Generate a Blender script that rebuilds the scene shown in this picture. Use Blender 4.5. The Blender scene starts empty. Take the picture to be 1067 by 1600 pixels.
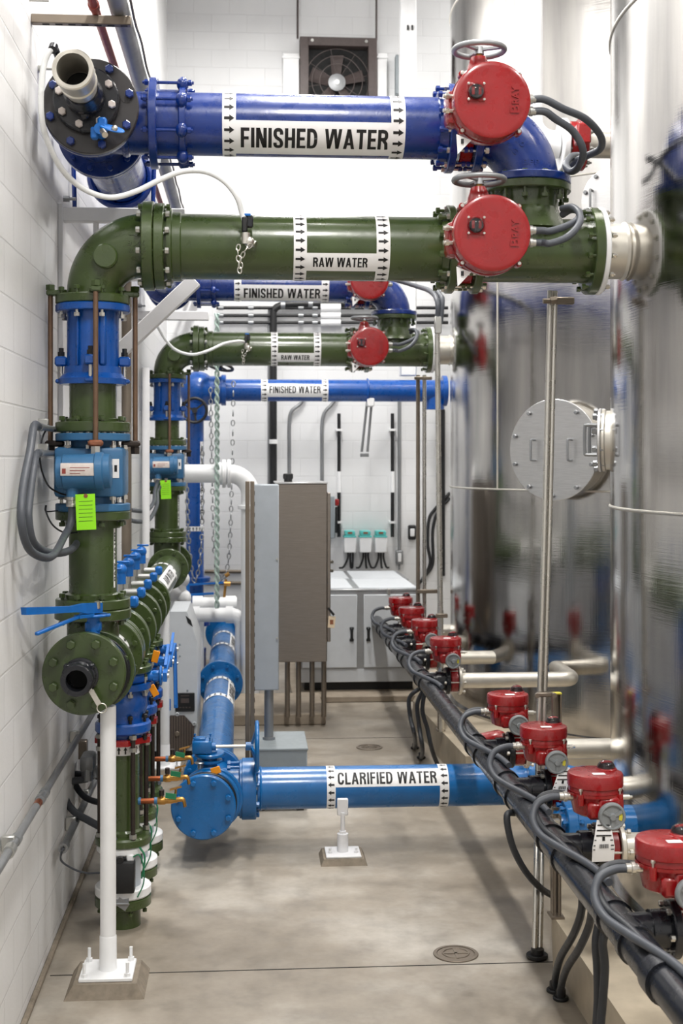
import bpy, bmesh, math, random
from mathutils import Vector, Matrix, Quaternion
random.seed(7)
SC = bpy.context.scene
COL = SC.collection
PI = math.pi
R_ = math.radians

# ---------------------------------------------------------------- camera, world, lights, exposure
F, TH, HOR, H = 2070.0, R_(4.076), 718.0, 2.30       # focal length in pixels, yaw, horizon row, eye height
CT, ST = math.cos(TH), math.sin(TH)
cam = bpy.data.cameras.new('camera')
camo = bpy.data.objects.new('camera', cam); COL.objects.link(camo)
camo.location = (0, 0, H); camo.rotation_euler = (PI/2, 0, -TH)
cam.sensor_fit = 'VERTICAL'; cam.sensor_height = 36.0; cam.sensor_width = 36.0
cam.lens = F/1600*36.0; cam.shift_y = -(800-HOR)/1600.0
cam.clip_start = 0.1; cam.clip_end = 100
cam.dof.use_dof = True; cam.dof.focus_distance = 6.0; cam.dof.aperture_fstop = 4.5
SC.camera = camo
SC.view_settings.view_transform = 'Standard'; SC.view_settings.look = 'None'
SC.view_settings.gamma = 1.0; SC.view_settings.use_curve_mapping = False
SC.view_settings.exposure = -0.15
SC.cycles.use_denoising = True
SC.cycles.max_bounces = 10; SC.cycles.diffuse_bounces = 5; SC.cycles.glossy_bounces = 5
SC.cycles.sample_clamp_indirect = 8.0
w = bpy.data.worlds.new('world'); SC.world = w; w.use_nodes = True
w.node_tree.nodes['Background'].inputs[0].default_value = (0.9, 0.95, 1, 1)
w.node_tree.nodes['Background'].inputs[1].default_value = 0.3
LAMPS = [(0.5, 1.6, 7.4), (0.5, 6.6, 7.4), (0.5, 11.8, 7.4), (4.6, 1.6, 8.2), (4.6, 8.9, 8.2), (4.6, 14.0, 8.2)]
LAMP_W = 330.0
for i, p in enumerate(LAMPS):
    l = bpy.data.lights.new('ceiling_lamp', 'AREA'); l.shape = 'RECTANGLE'; l.size = 0.35; l.size_y = 1.8
    l.energy = LAMP_W; l.color = (1.0, 0.975, 0.94)
    o = bpy.data.objects.new('ceiling_lamp', l); COL.objects.link(o); o.location = (p[0], p[1], p[2]-0.06)

# ---------------------------------------------------------------- measuring helpers
def X(px, y):                       # world x of image column px on the plane y
    k = (px-533.5)/F
    return y*(k*CT+ST)/(CT-k*ST)
def D(x, y): return y*CT+x*ST       # distance along the optical axis
def Z(py, x, y): return H-(py-HOR)/F*D(x, y)
def P(px, py, y):
    x = X(px, y); return Vector((x, y, Z(py, x, y)))

# ---------------------------------------------------------------- materials
def lin(c):
    return tuple(((v/255)/12.92 if v/255 <= 0.04045 else ((v/255+0.055)/1.055)**2.4) for v in c)+(1.0,)
class NT:
    def __init__(s, name):
        s.m = bpy.data.materials.new(name); s.m.use_nodes = True
        s.t = s.m.node_tree; s.b = s.t.nodes['Principled BSDF']; s.o = s.t.nodes['Material Output']
    def n(s, typ, **k):
        x = s.t.nodes.new(typ)
        for a, v in k.items():
            if a[0] == 'i' and a[1:].isdigit(): x.inputs[int(a[1:])].default_value = v
            else: setattr(x, a, v)
        return x
    def l(s, a, b): s.t.links.new(a, b)
    def coords(s, scale=(1, 1, 1)):
        g = s.n('ShaderNodeNewGeometry'); mp = s.n('ShaderNodeMapping'); mp.inputs[3].default_value = scale
        s.l(g.outputs['Position'], mp.inputs[0]); return mp.outputs[0]
    def noise(s, vec, scale, detail=4, rough=.55):
        x = s.n('ShaderNodeTexNoise'); x.inputs['Scale'].default_value = scale
        x.inputs['Detail'].default_value = detail; x.inputs['Roughness'].default_value = rough
        s.l(vec, x.inputs['Vector']); return x.outputs['Fac']
    def ramp(s, fac, stops):
        x = s.n('ShaderNodeValToRGB'); e = x.color_ramp.elements
        while len(e) < len(stops): e.new(0.5)
        for k, (p, c) in enumerate(stops): e[k].position = p; e[k].color = c
        s.l(fac, x.inputs[0]); return x.outputs[0]
    def bump(s, h, strength, dist):
        x = s.n('ShaderNodeBump'); x.inputs['Strength'].default_value = strength; x.inputs['Distance'].default_value = dist
        s.l(h, x.inputs['Height']); s.l(x.outputs[0], s.b.inputs['Normal']); return x
def grey(v): return (v, v, v, 1)
def mixc(c, f): return tuple(min(1, v*f) for v in c[:3])+(1,)
def paint(name, rgb, rough=.3, var=.12, bump=.15, scale=9.0, coat=0.0, metal=0.0, bscale=60):
    t = NT(name); c = lin(rgb); v = t.coords()
    t.l(t.ramp(t.noise(v, scale), [(.3, mixc(c, 1-var)), (.7, mixc(c, 1+var))]), t.b.inputs['Base Color'])
    t.l(t.ramp(t.noise(v, scale*2.3), [(.25, grey(max(.05, rough-.07))), (.75, grey(rough+.09))]), t.b.inputs['Roughness'])
    t.b.inputs['Metallic'].default_value = metal
    t.b.inputs['Coat Weight'].default_value = coat; t.b.inputs['Coat Roughness'].default_value = .12
    if bump: t.bump(t.noise(v, bscale, 3), bump, .0012)
    return t.m
M = {}
M['green'] = paint('olive_gloss_paint', (57, 73, 33), .3, .14, .3, 7, .35)
M['navy'] = paint('navy_gloss_paint', (5, 44, 118), .28, .14, .3, 7, .35)
M['azure'] = paint('azure_gloss_paint', (0, 96, 160), .3, .1, .12, 7, .3)
M['epoxy'] = paint('blue_epoxy', (0, 72, 150), .3, .12, .25, 12, .3)
M['lever'] = paint('blue_lever_enamel', (8, 98, 178), .35, .1, .1, 20)
M['meter'] = paint('steel_blue_enamel', (52, 104, 146), .38, .08, .15, 12)
M['red'] = paint('red_powder_coat', (140, 3, 8), .28, .08, .12, 10, .5, bscale=180)
M['white'] = paint('white_gloss_paint', (232, 233, 234), .35, .03, .1, 10)
M['offwhite'] = paint('bracket_white_paint', (222, 222, 224), .45, .04, .1, 10)
M['pvc'] = paint('charcoal_plastic', (26, 28, 34), .24, .08, 0, 6)
M['black'] = paint('black_plastic', (20, 21, 23), .45, .15, .1, 20)
M['blackplate'] = paint('dark_coated_steel', (44, 41, 42), .35, .18, .25, 10, .2)
M['rubber'] = paint('grey_flexible_conduit', (68, 72, 79), .5, .08, .1, 18)
M['darkflex'] = paint('dark_flexible_conduit', (42, 45, 50), .5, .08, .1, 18)
M['cable'] = paint('black_cable', (26, 27, 30), .5, .1, 0, 18)
M['hose'] = paint('translucent_hose', (226, 228, 228), .3, .02, 0, 18)
M['steel'] = paint('zinc_steel', (186, 186, 182), .34, .06, 0, 6, metal=.9)
M['bright'] = paint('stainless_fitting', (208, 205, 198), .28, .04, 0, 5, metal=.95)
M['dull'] = paint('galvanized_steel', (148, 150, 152), .45, .08, 0, 6, metal=.75)
M['rod'] = paint('oxidised_rod', (112, 88, 70), .5, .15, .1, 12, metal=.45)
M['darkrod'] = paint('black_oxide_rod', (58, 50, 46), .45, .2, .2, 25, metal=.5)
M['rust'] = paint('rusty_lug', (134, 80, 52), .6, .2, .2, 40)
M['strut'] = paint('weathered_strut', (128, 118, 106), .45, .1, 0, 6, metal=.7)
M['ssdark'] = None
M['grey'] = paint('light_grey_enamel', (168, 175, 182), .45, .04, .05, 12)
M['cab'] = paint('cabinet_grey', (196, 200, 204), .42, .03, .05, 12)
M['box'] = paint('slate_grey_enamel', (140, 148, 152), .5, .05, .05, 12)
M['alu'] = paint('aluminium_trim', (170, 172, 174), .35, .06, .05, 12, metal=.8)
M['dark'] = paint('dark_void', (14, 14, 15), .7, .1, 0, 12)
M['brass'] = paint('brass', (176, 132, 70), .35, .12, .1, 25, metal=.85)
M['copper'] = paint('copper', (150, 84, 52), .4, .15, .1, 25, metal=.85)
M['tag'] = paint('white_paper', (240, 240, 240), .6, .02, 0, 20)
M['lime'] = paint('lime_tag', (150, 232, 26), .55, .04, 0, 20)
M['orange'] = paint('orange_tag', (240, 150, 10), .5, .05, 0, 20)
M['beige'] = paint('manila_tag', (214, 196, 168), .6, .05, 0, 20)
M['ink'] = paint('black_ink', (18, 18, 20), .55, .05, 0, 20)
M['vinyl'] = paint('white_vinyl', (240, 240, 240), .4, .02, 0, 20)
M['mortar'] = paint('grout_mortar', (126, 116, 102), .85, .22, .5, 20, bscale=90)
M['teal'] = paint('teal_plastic', (90, 190, 186), .4, .05, 0, 20)
M['gunmetal'] = paint('bronze_grey_frame', (76, 66, 64), .5, .1, .1, 20)
M['crimson'] = paint('dark_red_conduit', (140, 62, 54), .45, .1, .1, 20)
M['yellow'] = paint('yellow_segment', (200, 190, 60), .4, .05, 0, 20)
M['gearcap'] = paint('grey_moulded_cover', (128, 132, 134), .4, .06, .1, 20)
M['greenwire'] = paint('green_wire', (30, 120, 80), .5, .05, 0, 20)
M['rope'] = paint('pale_green_rope', (170, 190, 182), .6, .15, .1, 60)
M['tan'] = paint('tan_foam', (206, 176, 130), .7, .1, .3, 20)
M['nameplate'] = paint('worn_nameplate', (206, 196, 190), .45, .08, 0, 60)
M['nozzle'] = paint('pickled_stainless', (212, 208, 198), .38, .08, .05, 8, metal=.8)
def glass_mat():
    t = NT('clear_dome'); t.b.inputs['Base Color'].default_value = (.9, .9, .92, 1)
    t.b.inputs['Roughness'].default_value = .04; t.b.inputs['Transmission Weight'].default_value = 1
    t.b.inputs['IOR'].default_value = 1.45; return t.m
M['dome'] = glass_mat()

def tank_mat():
    t = NT('brushed_stainless_sheet')
    t.b.inputs['Metallic'].default_value = 1.0
    v1 = t.coords((1.6, 1.6, .16)); v2 = t.coords((.5, .5, 26)); v3 = t.coords((26, 26, .5)); v4 = t.coords()
    n1 = t.noise(v1, 3.0, 5); n2 = t.noise(v2, 6.0, 3); n3 = t.noise(v3, 4.0, 3); n4 = t.noise(v4, 1.1, 2)
    t.l(t.ramp(n1, [(.3, (.36, .355, .35, 1)), (.7, (.60, .58, .555, 1))]), t.b.inputs['Base Color'])
    t.l(t.ramp(n1, [(.25, grey(.07)), (.75, grey(.17))]), t.b.inputs['Roughness'])
    a = t.n('ShaderNodeMath', operation='ADD'); t.l(n2, a.inputs[0]); t.l(n3, a.inputs[1])
    b1 = t.n('ShaderNodeBump'); b1.inputs['Strength'].default_value = .09; b1.inputs['Distance'].default_value = .0035
    t.l(a.outputs[0], b1.inputs['Height'])
    b2 = t.n('ShaderNodeBump'); b2.inputs['Strength'].default_value = .5; b2.inputs['Distance'].default_value = .02
    t.l(n4, b2.inputs['Height']); t.l(b1.outputs[0], b2.inputs['Normal']); t.l(b2.outputs[0], t.b.inputs['Normal'])
    return t.m
M['tank'] = tank_mat()
def brushed(name, c, r):
    t = NT(name); t.b.inputs['Metallic'].default_value = 1
    v = t.coords((3, 3, 60)); n = t.noise(v, 4, 3)
    t.l(t.ramp(n, [(.2, mixc(lin(c), .85)), (.8, mixc(lin(c), 1.1))]), t.b.inputs['Base Color'])
    t.b.inputs['Roughness'].default_value = r; t.bump(n, .1, .002); return t.m
M['enclosure'] = brushed('brushed_enclosure_steel', (150, 142, 134), .38)
M['plate'] = brushed('satin_cover_plate', (214, 214, 214), .4)

def block_mat(name, along, rgb, phase, dark):
    t = NT(name); g = t.n('ShaderNodeNewGeometry'); s = t.n('ShaderNodeSeparateXYZ'); c = t.n('ShaderNodeCombineXYZ')
    t.l(g.outputs['Position'], s.inputs[0]); t.l(s.outputs[along], c.inputs[0])
    sub = t.n('ShaderNodeMath', operation='SUBTRACT', i1=phase); t.l(s.outputs[2], sub.inputs[0]); t.l(sub.outputs[0], c.inputs[1])
    b = t.n('ShaderNodeTexBrick'); b.offset = .5; b.inputs['Scale'].default_value = 1.0
    b.inputs['Mortar Size'].default_value = .005; b.inputs['Mortar Smooth'].default_value = .35
    b.inputs['Brick Width'].default_value = .4064; b.inputs['Row Height'].default_value = .2046
    c0 = lin(rgb); b.inputs['Color1'].default_value = c0; b.inputs['Color2'].default_value = mixc(c0, .97)
    b.inputs['Mortar'].default_value = mixc(c0, dark)
    t.l(c.outputs[0], b.inputs['Vector'])
    v = t.coords((1, 1, .5)); st = t.ramp(t.noise(v, 1.6, 5), [(.3, grey(.93)), (.65, grey(1))])
    mx = t.n('ShaderNodeMix', data_type='RGBA', blend_type='MULTIPLY'); mx.inputs[0].default_value = 1
    t.l(b.outputs[0], mx.inputs[6]); t.l(st, mx.inputs[7]); t.l(mx.outputs[2], t.b.inputs['Base Color'])
    t.b.inputs['Roughness'].default_value = .42
    n = t.noise(t.coords(), 45, 4)
    m1 = t.n('ShaderNodeMath', operation='MULTIPLY', i1=.25); t.l(n, m1.inputs[0])
    a = t.n('ShaderNodeMath', operation='SUBTRACT'); t.l(m1.outputs[0], a.inputs[0]); t.l(b.outputs['Fac'], a.inputs[1])
    t.bump(a.outputs[0], .5, .006)
    return t.m
def floor_mat():
    t = NT('sealed_concrete'); v = t.coords()
    n1 = t.noise(v, .9, 6, .6); n2 = t.noise(v, 4.5, 6, .65); n3 = t.noise(v, 30, 4)
    a = t.ramp(n1, [(.32, lin((126, 116, 102))), (.5, lin((152, 143, 130))), (.68, lin((184, 178, 168)))])
    b = t.ramp(n2, [(.28, grey(.66)), (.5, grey(.95)), (.8, grey(1.08))])
    mx = t.n('ShaderNodeMix', data_type='RGBA', blend_type='MULTIPLY'); mx.inputs[0].default_value = .8
    t.l(a, mx.inputs[6]); t.l(b, mx.inputs[7])
    c = t.ramp(n3, [(.3, grey(.9)), (.6, grey(1))])
    my = t.n('ShaderNodeMix', data_type='RGBA', blend_type='MULTIPLY'); my.inputs[0].default_value = .7
    t.l(mx.outputs[2], my.inputs[6]); t.l(c, my.inputs[7]); t.l(my.outputs[2], t.b.inputs['Base Color'])
    t.l(t.ramp(n2, [(.3, grey(.3)), (.7, grey(.5))]), t.b.inputs['Roughness'])
    t.bump(n3, .1, .003); return t.m
M['floor'] = floor_mat()
M['wall_l'] = block_mat('painted_block_side', 1, (226, 226, 226), .059, .86)
M['wall_b'] = block_mat('painted_block_rear', 0, (226, 227, 228), .059, .93)
M['ceil'] = paint('white_deck', (225, 226, 228), .6, .03, .05, 3)
M['curb'] = paint('curb_concrete', (172, 160, 140), .7, .14, .3, 6)
M['pad'] = paint('pad_concrete', (150, 138, 122), .75, .16, .3, 6)

# ---------------------------------------------------------------- mesh builder
def basis(a):
    a = Vector(a).normalized()
    h = Vector((0, 0, 1)) if abs(a.z) < .9 else Vector((1, 0, 0))
    u = h.cross(a).normalized(); return u, a.cross(u).normalized(), a
def chain_loc(o):
    v = Vector((0, 0, 0))
    while o is not None: v += o.location; o = o.parent
    return v
class MB:
    def __init__(s): s.v = []; s.f = []; s.m = []; s.c = 0
    def mat(s, i): s.c = i; return s
    def add(s, vs, fs):
        k = len(s.v); s.v += [tuple(x) for x in vs]
        s.f += [tuple(k+i for i in f) for f in fs]; s.m += [s.c]*len(fs); return s
    def lathe(s, prof, o, ax, seg=40, closed=False):
        """prof: list of (distance along axis, radius); r 0 closes to a point"""
        u, v, a = basis(ax); o = Vector(o); vs = []; rings = []
        for (h, r) in prof:
            if r <= 1e-6: rings.append([len(vs)]); vs.append(o+a*h)
            else:
                rings.append(list(range(len(vs), len(vs)+seg)))
                for k in range(seg):
                    t = 2*PI*k/seg; vs.append(o+a*h+(u*math.cos(t)+v*math.sin(t))*r)
        fs = []; pr = list(zip(rings, rings[1:]))
        if closed: pr.append((rings[-1], rings[0]))
        for A, B in pr:
            if len(A) == 1 and len(B) == 1: continue
            for k in range(seg):
                j = (k+1) % seg
                if len(A) == 1: fs.append((A[0], B[j], B[k]))
                elif len(B) == 1: fs.append((A[k], A[j], B[0]))
                else: fs.append((A[k], A[j], B[j], B[k]))
        return s.add(vs, fs)
    def cyl(s, p0, p1, r, seg=24, r1=None):
        p0 = Vector(p0); p1 = Vector(p1); L = (p1-p0).length
        return s.lathe([(0, 0), (0, r), (L, r if r1 is None else r1), (L, 0)], p0, p1-p0, seg)
    def disc(s, c, ax, r, t, ri=0, ch=.004, seg=48):
        c = Vector(c); h = t/2
        ch = min(ch, t*.4)
        p = [(-h, ri), (-h, r-ch), (-h+ch, r), (h-ch, r), (h, r-ch), (h, ri)]
        return s.lathe(p, c, ax, seg, closed=ri > 0)
    def torus(s, c, ax, R, r, seg=40, n=10):
        return s.lathe([(r*math.sin(2*PI*k/n), R+r*math.cos(2*PI*k/n)) for k in range(n)], c, ax, seg, closed=True)
    def sphere(s, c, r, ax=(0, 0, 1), seg=24, n=12, a0=-90, a1=90, sq=1.0):
        pr = []
        for k in range(n+1):
            t = R_(a0+(a1-a0)*k/n); pr.append((r*sq*math.sin(t), max(0, r*math.cos(t))))
        return s.lathe(pr, c, ax, seg)
    def box(s, c, size, rot=None, bev=0.0, seg=1):
        bm = bmesh.new(); bmesh.ops.create_cube(bm, size=1)
        for q in bm.verts: q.co = Vector((q.co.x*size[0], q.co.y*size[1], q.co.z*size[2]))
        if bev > 0: bmesh.ops.bevel(bm, geom=list(bm.edges), offset=bev, segments=seg, affect='EDGES', profile=.5)
        m = rot.to_matrix() if isinstance(rot, Quaternion) else (rot or Matrix.Identity(3))
        bm.verts.index_update()
        vs = [m @ q.co+Vector(c) for q in bm.verts]; fs = [[q.index for q in f.verts] for f in bm.faces]
        bm.free(); return s.add(vs, fs)
    def bar(s, p0, p1, wd, th, up=(0, 0, 1), bev=0.0):
        p0 = Vector(p0); p1 = Vector(p1); a = (p1-p0).normalized(); up = Vector(up)
        sdir = a.cross(up).normalized(); u2 = sdir.cross(a)
        m = Matrix((a, sdir, u2)).transposed()
        return s.box((p0+p1)/2, ((p1-p0).length, wd, th), m, bev)
    def sweep(s, pts, rad, seg=20, cap=True):
        pts = [Vector(p) for p in pts]; n = len(pts)
        if not hasattr(rad, '__len__'): rad = [rad]*n
        tg = [(pts[min(i+1, n-1)]-pts[max(i-1, 0)]).normalized() for i in range(n)]
        u, _, _ = basis(tg[0]); vs = []
        for i in range(n):
            if i: u = tg[i-1].rotation_difference(tg[i]) @ u
            u = (u-tg[i]*u.dot(tg[i])).normalized(); v = tg[i].cross(u)
            for k in range(seg):
                t = 2*PI*k/seg; vs.append(pts[i]+(u*math.cos(t)+v*math.sin(t))*rad[i])
        fs = [(i*seg+k, i*seg+(k+1) % seg, (i+1)*seg+(k+1) % seg, (i+1)*seg+k) for i in range(n-1) for k in range(seg)]
        if cap: fs += [tuple(range(seg))[::-1], tuple((n-1)*seg+k for k in range(seg))]
        return s.add(vs, fs)
    def tube(s, ctrl, r, seg=10, sub=7):
        return s.sweep(smooth(ctrl, sub), r, seg)
    def prism(s, poly, o, ux, uy, depth):
        """poly in the plane (ux, uy) at o, extruded along ux x uy by depth"""
        o = Vector(o); ux = Vector(ux); uy = Vector(uy); n = ux.cross(uy).normalized()*depth; k = len(poly)
        vs = [o+ux*a+uy*b for a, b in poly]; vs += [q+n for q in vs]
        fs = [tuple(range(k))[::-1], tuple(range(k, 2*k))]+[(i, (i+1) % k, k+(i+1) % k, k+i) for i in range(k)]
        return s.add(vs, fs)
    def build(s, name, mats, parent=None, ang=38, **props):
        off = chain_loc(parent) if parent else Vector((0, 0, 0))
        me = bpy.data.meshes.new(name)
        me.from_pydata([(x-off.x, y-off.y, z-off.z) for x, y, z in s.v], [], s.f)
        if not isinstance(mats, (list, tuple)): mats = [mats]
        for m in mats: me.materials.append(M[m] if isinstance(m, str) else m)
        me.polygons.foreach_set('material_index', s.m)
        bm = bmesh.new(); bm.from_mesh(me); bmesh.ops.recalc_face_normals(bm, faces=list(bm.faces)); bm.to_mesh(me); bm.free()
        me.polygons.foreach_set('use_smooth', [True]*len(me.polygons)); me.set_sharp_from_angle(angle=R_(ang)); me.update()
        o = bpy.data.objects.new(name, me); COL.objects.link(o); o.parent = parent
        for k, v in props.items(): o[k] = v
        return o
def smooth(ctrl, sub=7):
    c = [Vector(p) for p in ctrl]; c = [2*c[0]-c[1]]+c+[2*c[-1]-c[-2]]; out = []
    for i in range(1, len(c)-2):
        for k in range(sub):
            t = k/sub; a, b, d, e = c[i-1], c[i], c[i+1], c[i+2]
            out.append(.5*((2*b)+(d-a)*t+(2*a-5*b+4*d-e)*t*t+(3*b-a-3*d+e)*t**3))
    out.append(c[-2]); return out
SETS = []
def thing(name, label, cat, loc, group=None, second=None):
    o = bpy.data.objects.new(name, None); COL.objects.link(o); o.location = loc; o.empty_display_size = .1
    o['label'] = label; o['category'] = cat
    if group: o['group'] = group
    if second: SETS.append((o, second))
    return o
def single(mb, name, mats, label, cat, group=None, second=None, ang=38):
    o = mb.build(name, mats, None, ang)
    o['label'] = label; o['category'] = cat
    if group: o['group'] = group
    if second: SETS.append((o, second))
    return o
def structure(mb, name, mats):
    o = mb.build(name, mats); o['kind'] = 'structure'; return o
def copy_tree(o, parent=None):
    c = o.copy(); COL.objects.link(c)
    if parent: c.parent = parent
    for ch in list(o.children): copy_tree(ch, c)
    return c
_bolt = {}
def bolt_mesh(L, r, pr, mat):
    k = (round(L, 4), round(r, 4), round(pr, 4), mat)
    if k in _bolt: return _bolt[k]
    b = MB(); h = L/2
    for sgn in (1, -1):
        b.lathe([(0, 0), (0, r*1.0), (r*1.1, r*1.0), (r*1.25, r*.8), (r*1.25, 0)], (0, 0, sgn*h), (0, 0, sgn), 6)
    if pr > 0: b.cyl((0, 0, -h-pr), (0, 0, h+pr), r*.52, 8)
    else: b.cyl((0, 0, -h), (0, 0, h), r*.5, 8)
    o = b.build('bolt', mat); me = o.data; bpy.data.objects.remove(o); _bolt[k] = me; return me
def bolts(parent, c, ax, R, n, L, r=.013, pr=.014, mat='green', ph=0.5, name='bolt', only=None):
    me = bolt_mesh(L, r, pr, mat); u, v, a = basis(ax); off = chain_loc(parent)
    q = Vector((0, 0, 1)).rotation_difference(a)
    for k in range(n):
        t = 2*PI*(k+ph)/n; p = Vector(c)+(u*math.cos(t)+v*math.sin(t))*R
        if only and not only(p): continue
        o = bpy.data.objects.new(name, me); COL.objects.link(o); o.parent = parent
        o.location = p-off; o.rotation_mode = 'QUATERNION'; o.rotation_quaternion = q
def flange(parent, c, ax, r, t, mat, n=0, rb=None, L=None, ri=0, rbolt=.013, pr=.014, bmat=None, ph=.5, label=None):
    b = MB(); b.disc(c, ax, r, t, ri)
    f = b.build('flange', mat, parent)
    if label: f['label'] = label
    if n: bolts(f, c, ax, rb or r*.85, n, L or t, rbolt, pr, bmat or mat, ph)
    return f
# ---------------------------------------------------------------- lettering
def text2d(s, x0, x1, y0, y1, bold=.034, cuts=None):
    cu = bpy.data.curves.new('t', 'FONT'); cu.body = s; cu.size = 1.0; cu.offset = bold; cu.resolution_u = 3
    to = bpy.data.objects.new('t', cu); COL.objects.link(to)
    dg = bpy.context.evaluated_depsgraph_get(); dg.update()
    me = bpy.data.meshes.new_from_object(to.evaluated_get(dg)); bpy.data.objects.remove(to)
    bm = bmesh.new(); bm.from_mesh(me); bpy.data.meshes.remove(me)
    xs = [q.co.x for q in bm.verts]; ys = [q.co.y for q in bm.verts]
    ax, bx, ay, by = min(xs), max(xs), min(ys), max(ys)
    for q in bm.verts:
        q.co = Vector((x0+(q.co.x-ax)/(bx-ax)*(x1-x0), y0+(q.co.y-ay)/(by-ay)*(y1-y0), 0))
    for k in range(1, cuts or 1):
        yy = y0+(y1-y0)*k/cuts
        bmesh.ops.bisect_plane(bm, geom=list(bm.verts)+list(bm.edges)+list(bm.faces), plane_co=(0, yy, 0), plane_no=(0, 1, 0))
    bm.verts.index_update()
    r = [(q.co.x, q.co.y) for q in bm.verts], [[q.index for q in f.verts] for f in bm.faces]
    bm.free(); return r
def sign2d(s, x0, x1, y0, y1, cuts=8, t=.17):
    """condensed sign-writer capitals drawn as strokes of even weight"""
    vs, fs = [], []; pen = 0.0
    def poly(p):
        k = len(vs); vs.extend((pen+a, c) for a, c in p); fs.append(list(range(k, k+len(p))))
    def rect(a, c, d, e): poly([(a, c), (d, c), (d, e), (a, e)])
    def slant(xb, xt, h=1.08): poly([(xb, 0), (xb+t*h, 0), (xt+t*h, 1), (xt, 1)])
    def band(pts, wd=t):
        p = [Vector((a, c)) for a, c in pts]; L_, R2 = [], []
        for i in range(len(p)):
            d = (p[min(i+1, len(p)-1)]-p[max(i-1, 0)]).normalized(); n = Vector((-d.y, d.x))*wd/2; L_.append(p[i]+n); R2.append(p[i]-n)
        for i in range(len(p)-1): poly([tuple(R2[i]), tuple(R2[i+1]), tuple(L_[i+1]), tuple(L_[i])])
    def arc(cx, cy, rx, ry, a0, a1, n=12):
        o = []
        for k in range(n+1):
            a = R_(a0+(a1-a0)*k/n); ca, sa = math.cos(a), math.sin(a)
            o.append((cx+rx*math.copysign(abs(ca)**.75, ca), cy+ry*math.copysign(abs(sa)**.75, sa)))
        return o
    h = t/2; c_ = t*.9
    for ch in s:
        if ch == ' ': pen += .30; continue
        if ch == 'I': w_ = t; rect(0, 0, t, 1)
        elif ch in 'FEL':
            w_ = .44; rect(0, 0, t, 1)
            if ch != 'L': rect(t, 1-c_, w_, 1); rect(t, .44, w_*.92, .44+c_)
            if ch != 'F': rect(t, 0, w_+.01, c_)
        elif ch == 'H': w_ = .52; rect(0, 0, t, 1); rect(w_-t, 0, w_, 1); rect(t, .43, w_-t, .43+c_)
        elif ch == 'T': w_ = .50; rect(0, 1-c_, w_, 1); rect(w_/2-h, 0, w_/2+h, 1-c_)
        elif ch == 'N': w_ = .54; rect(0, 0, t, 1); rect(w_-t, 0, w_, 1); slant(w_-t*1.15, 0.0, 1.15)
        elif ch == 'A': w_ = .58; slant(0, w_/2-t*.55, .98); slant(w_-t*.98, w_/2-t*.45, .98); rect(.13, .22, w_-.13, .22+c_*.9)
        elif ch == 'W':
            w_ = .86; q = w_/2
            for k in (0, 1): slant(q*.5-t*.5+q*k*.98, q*k*.98, .95); slant(q*.5-t*.5+q*k*.98, q-t*.5+q*k*.86, .95)
        elif ch == 'D': w_ = .53; rect(0, 0, t, 1); band([(t*.9, 1-c_/2)]+arc(.2, .5, w_-.2-h, .5-c_/2, 90, -90)+[(t*.9, c_/2)])
        elif ch == 'C': w_ = .52; band([(w_-h, .66)]+arc(w_/2, .62, w_/2-h, .38-c_/2, 0, 180)[1:]+arc(w_/2, .38, w_/2-h, .38-c_/2, 180, 360)[:-1]+[(w_-h, .34)])
        elif ch == 'R': w_ = .53; rect(0, 0, t, 1); band([(t*.9, 1-c_/2)]+arc(.22, .735, w_-.22-h-.01, .265-c_/2, 90, -90)+[(t*.9, .47+c_/2)]); band([(.29, .5), (w_-h-.03, .34), (w_-h, 0)], t)
        elif ch == 'S':
            w_ = .50; m = w_/2; band([(w_-h, .70)]+arc(m, .745, m-h, .255-c_/2, 10, 200, 12)+[(m*.62, .56), (m, .5), (m*1.38, .44)]+arc(m, .255, m-h, .255-c_/2, 20, -170, 12)+[(h, .30)])
        else: w_ = .5
        pen += w_+.085
    mx = max(p[0] for p in vs)
    bm = bmesh.new(); bv = [bm.verts.new((x0+a/mx*(x1-x0), y0+c*(y1-y0), 0)) for a, c in vs]
    for f in fs:
        try: bm.faces.new([bv[i] for i in f])
        except ValueError: pass
    for k in range(1, cuts):
        yy = y0+(y1-y0)*k/cuts
        bmesh.ops.bisect_plane(bm, geom=list(bm.verts)+list(bm.edges)+list(bm.faces), plane_co=(0, yy, 0), plane_no=(0, 1, 0))
    bm.verts.index_update()
    r = [(q.co.x, q.co.y) for q in bm.verts], [[q.index for q in f.verts] for f in bm.faces]
    bm.free(); return r
def fmX(y0, z0): return lambda s, t, R: (s, y0-R*math.cos(t), z0+R*math.sin(t))
def fmZ(x0, y0): return lambda s, t, R: (x0-R*math.sin(t), y0-R*math.cos(t), s)
def fmY(x0, z0): return lambda s, t, R: (x0+R*math.cos(t), s, z0+R*math.sin(t))
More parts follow.
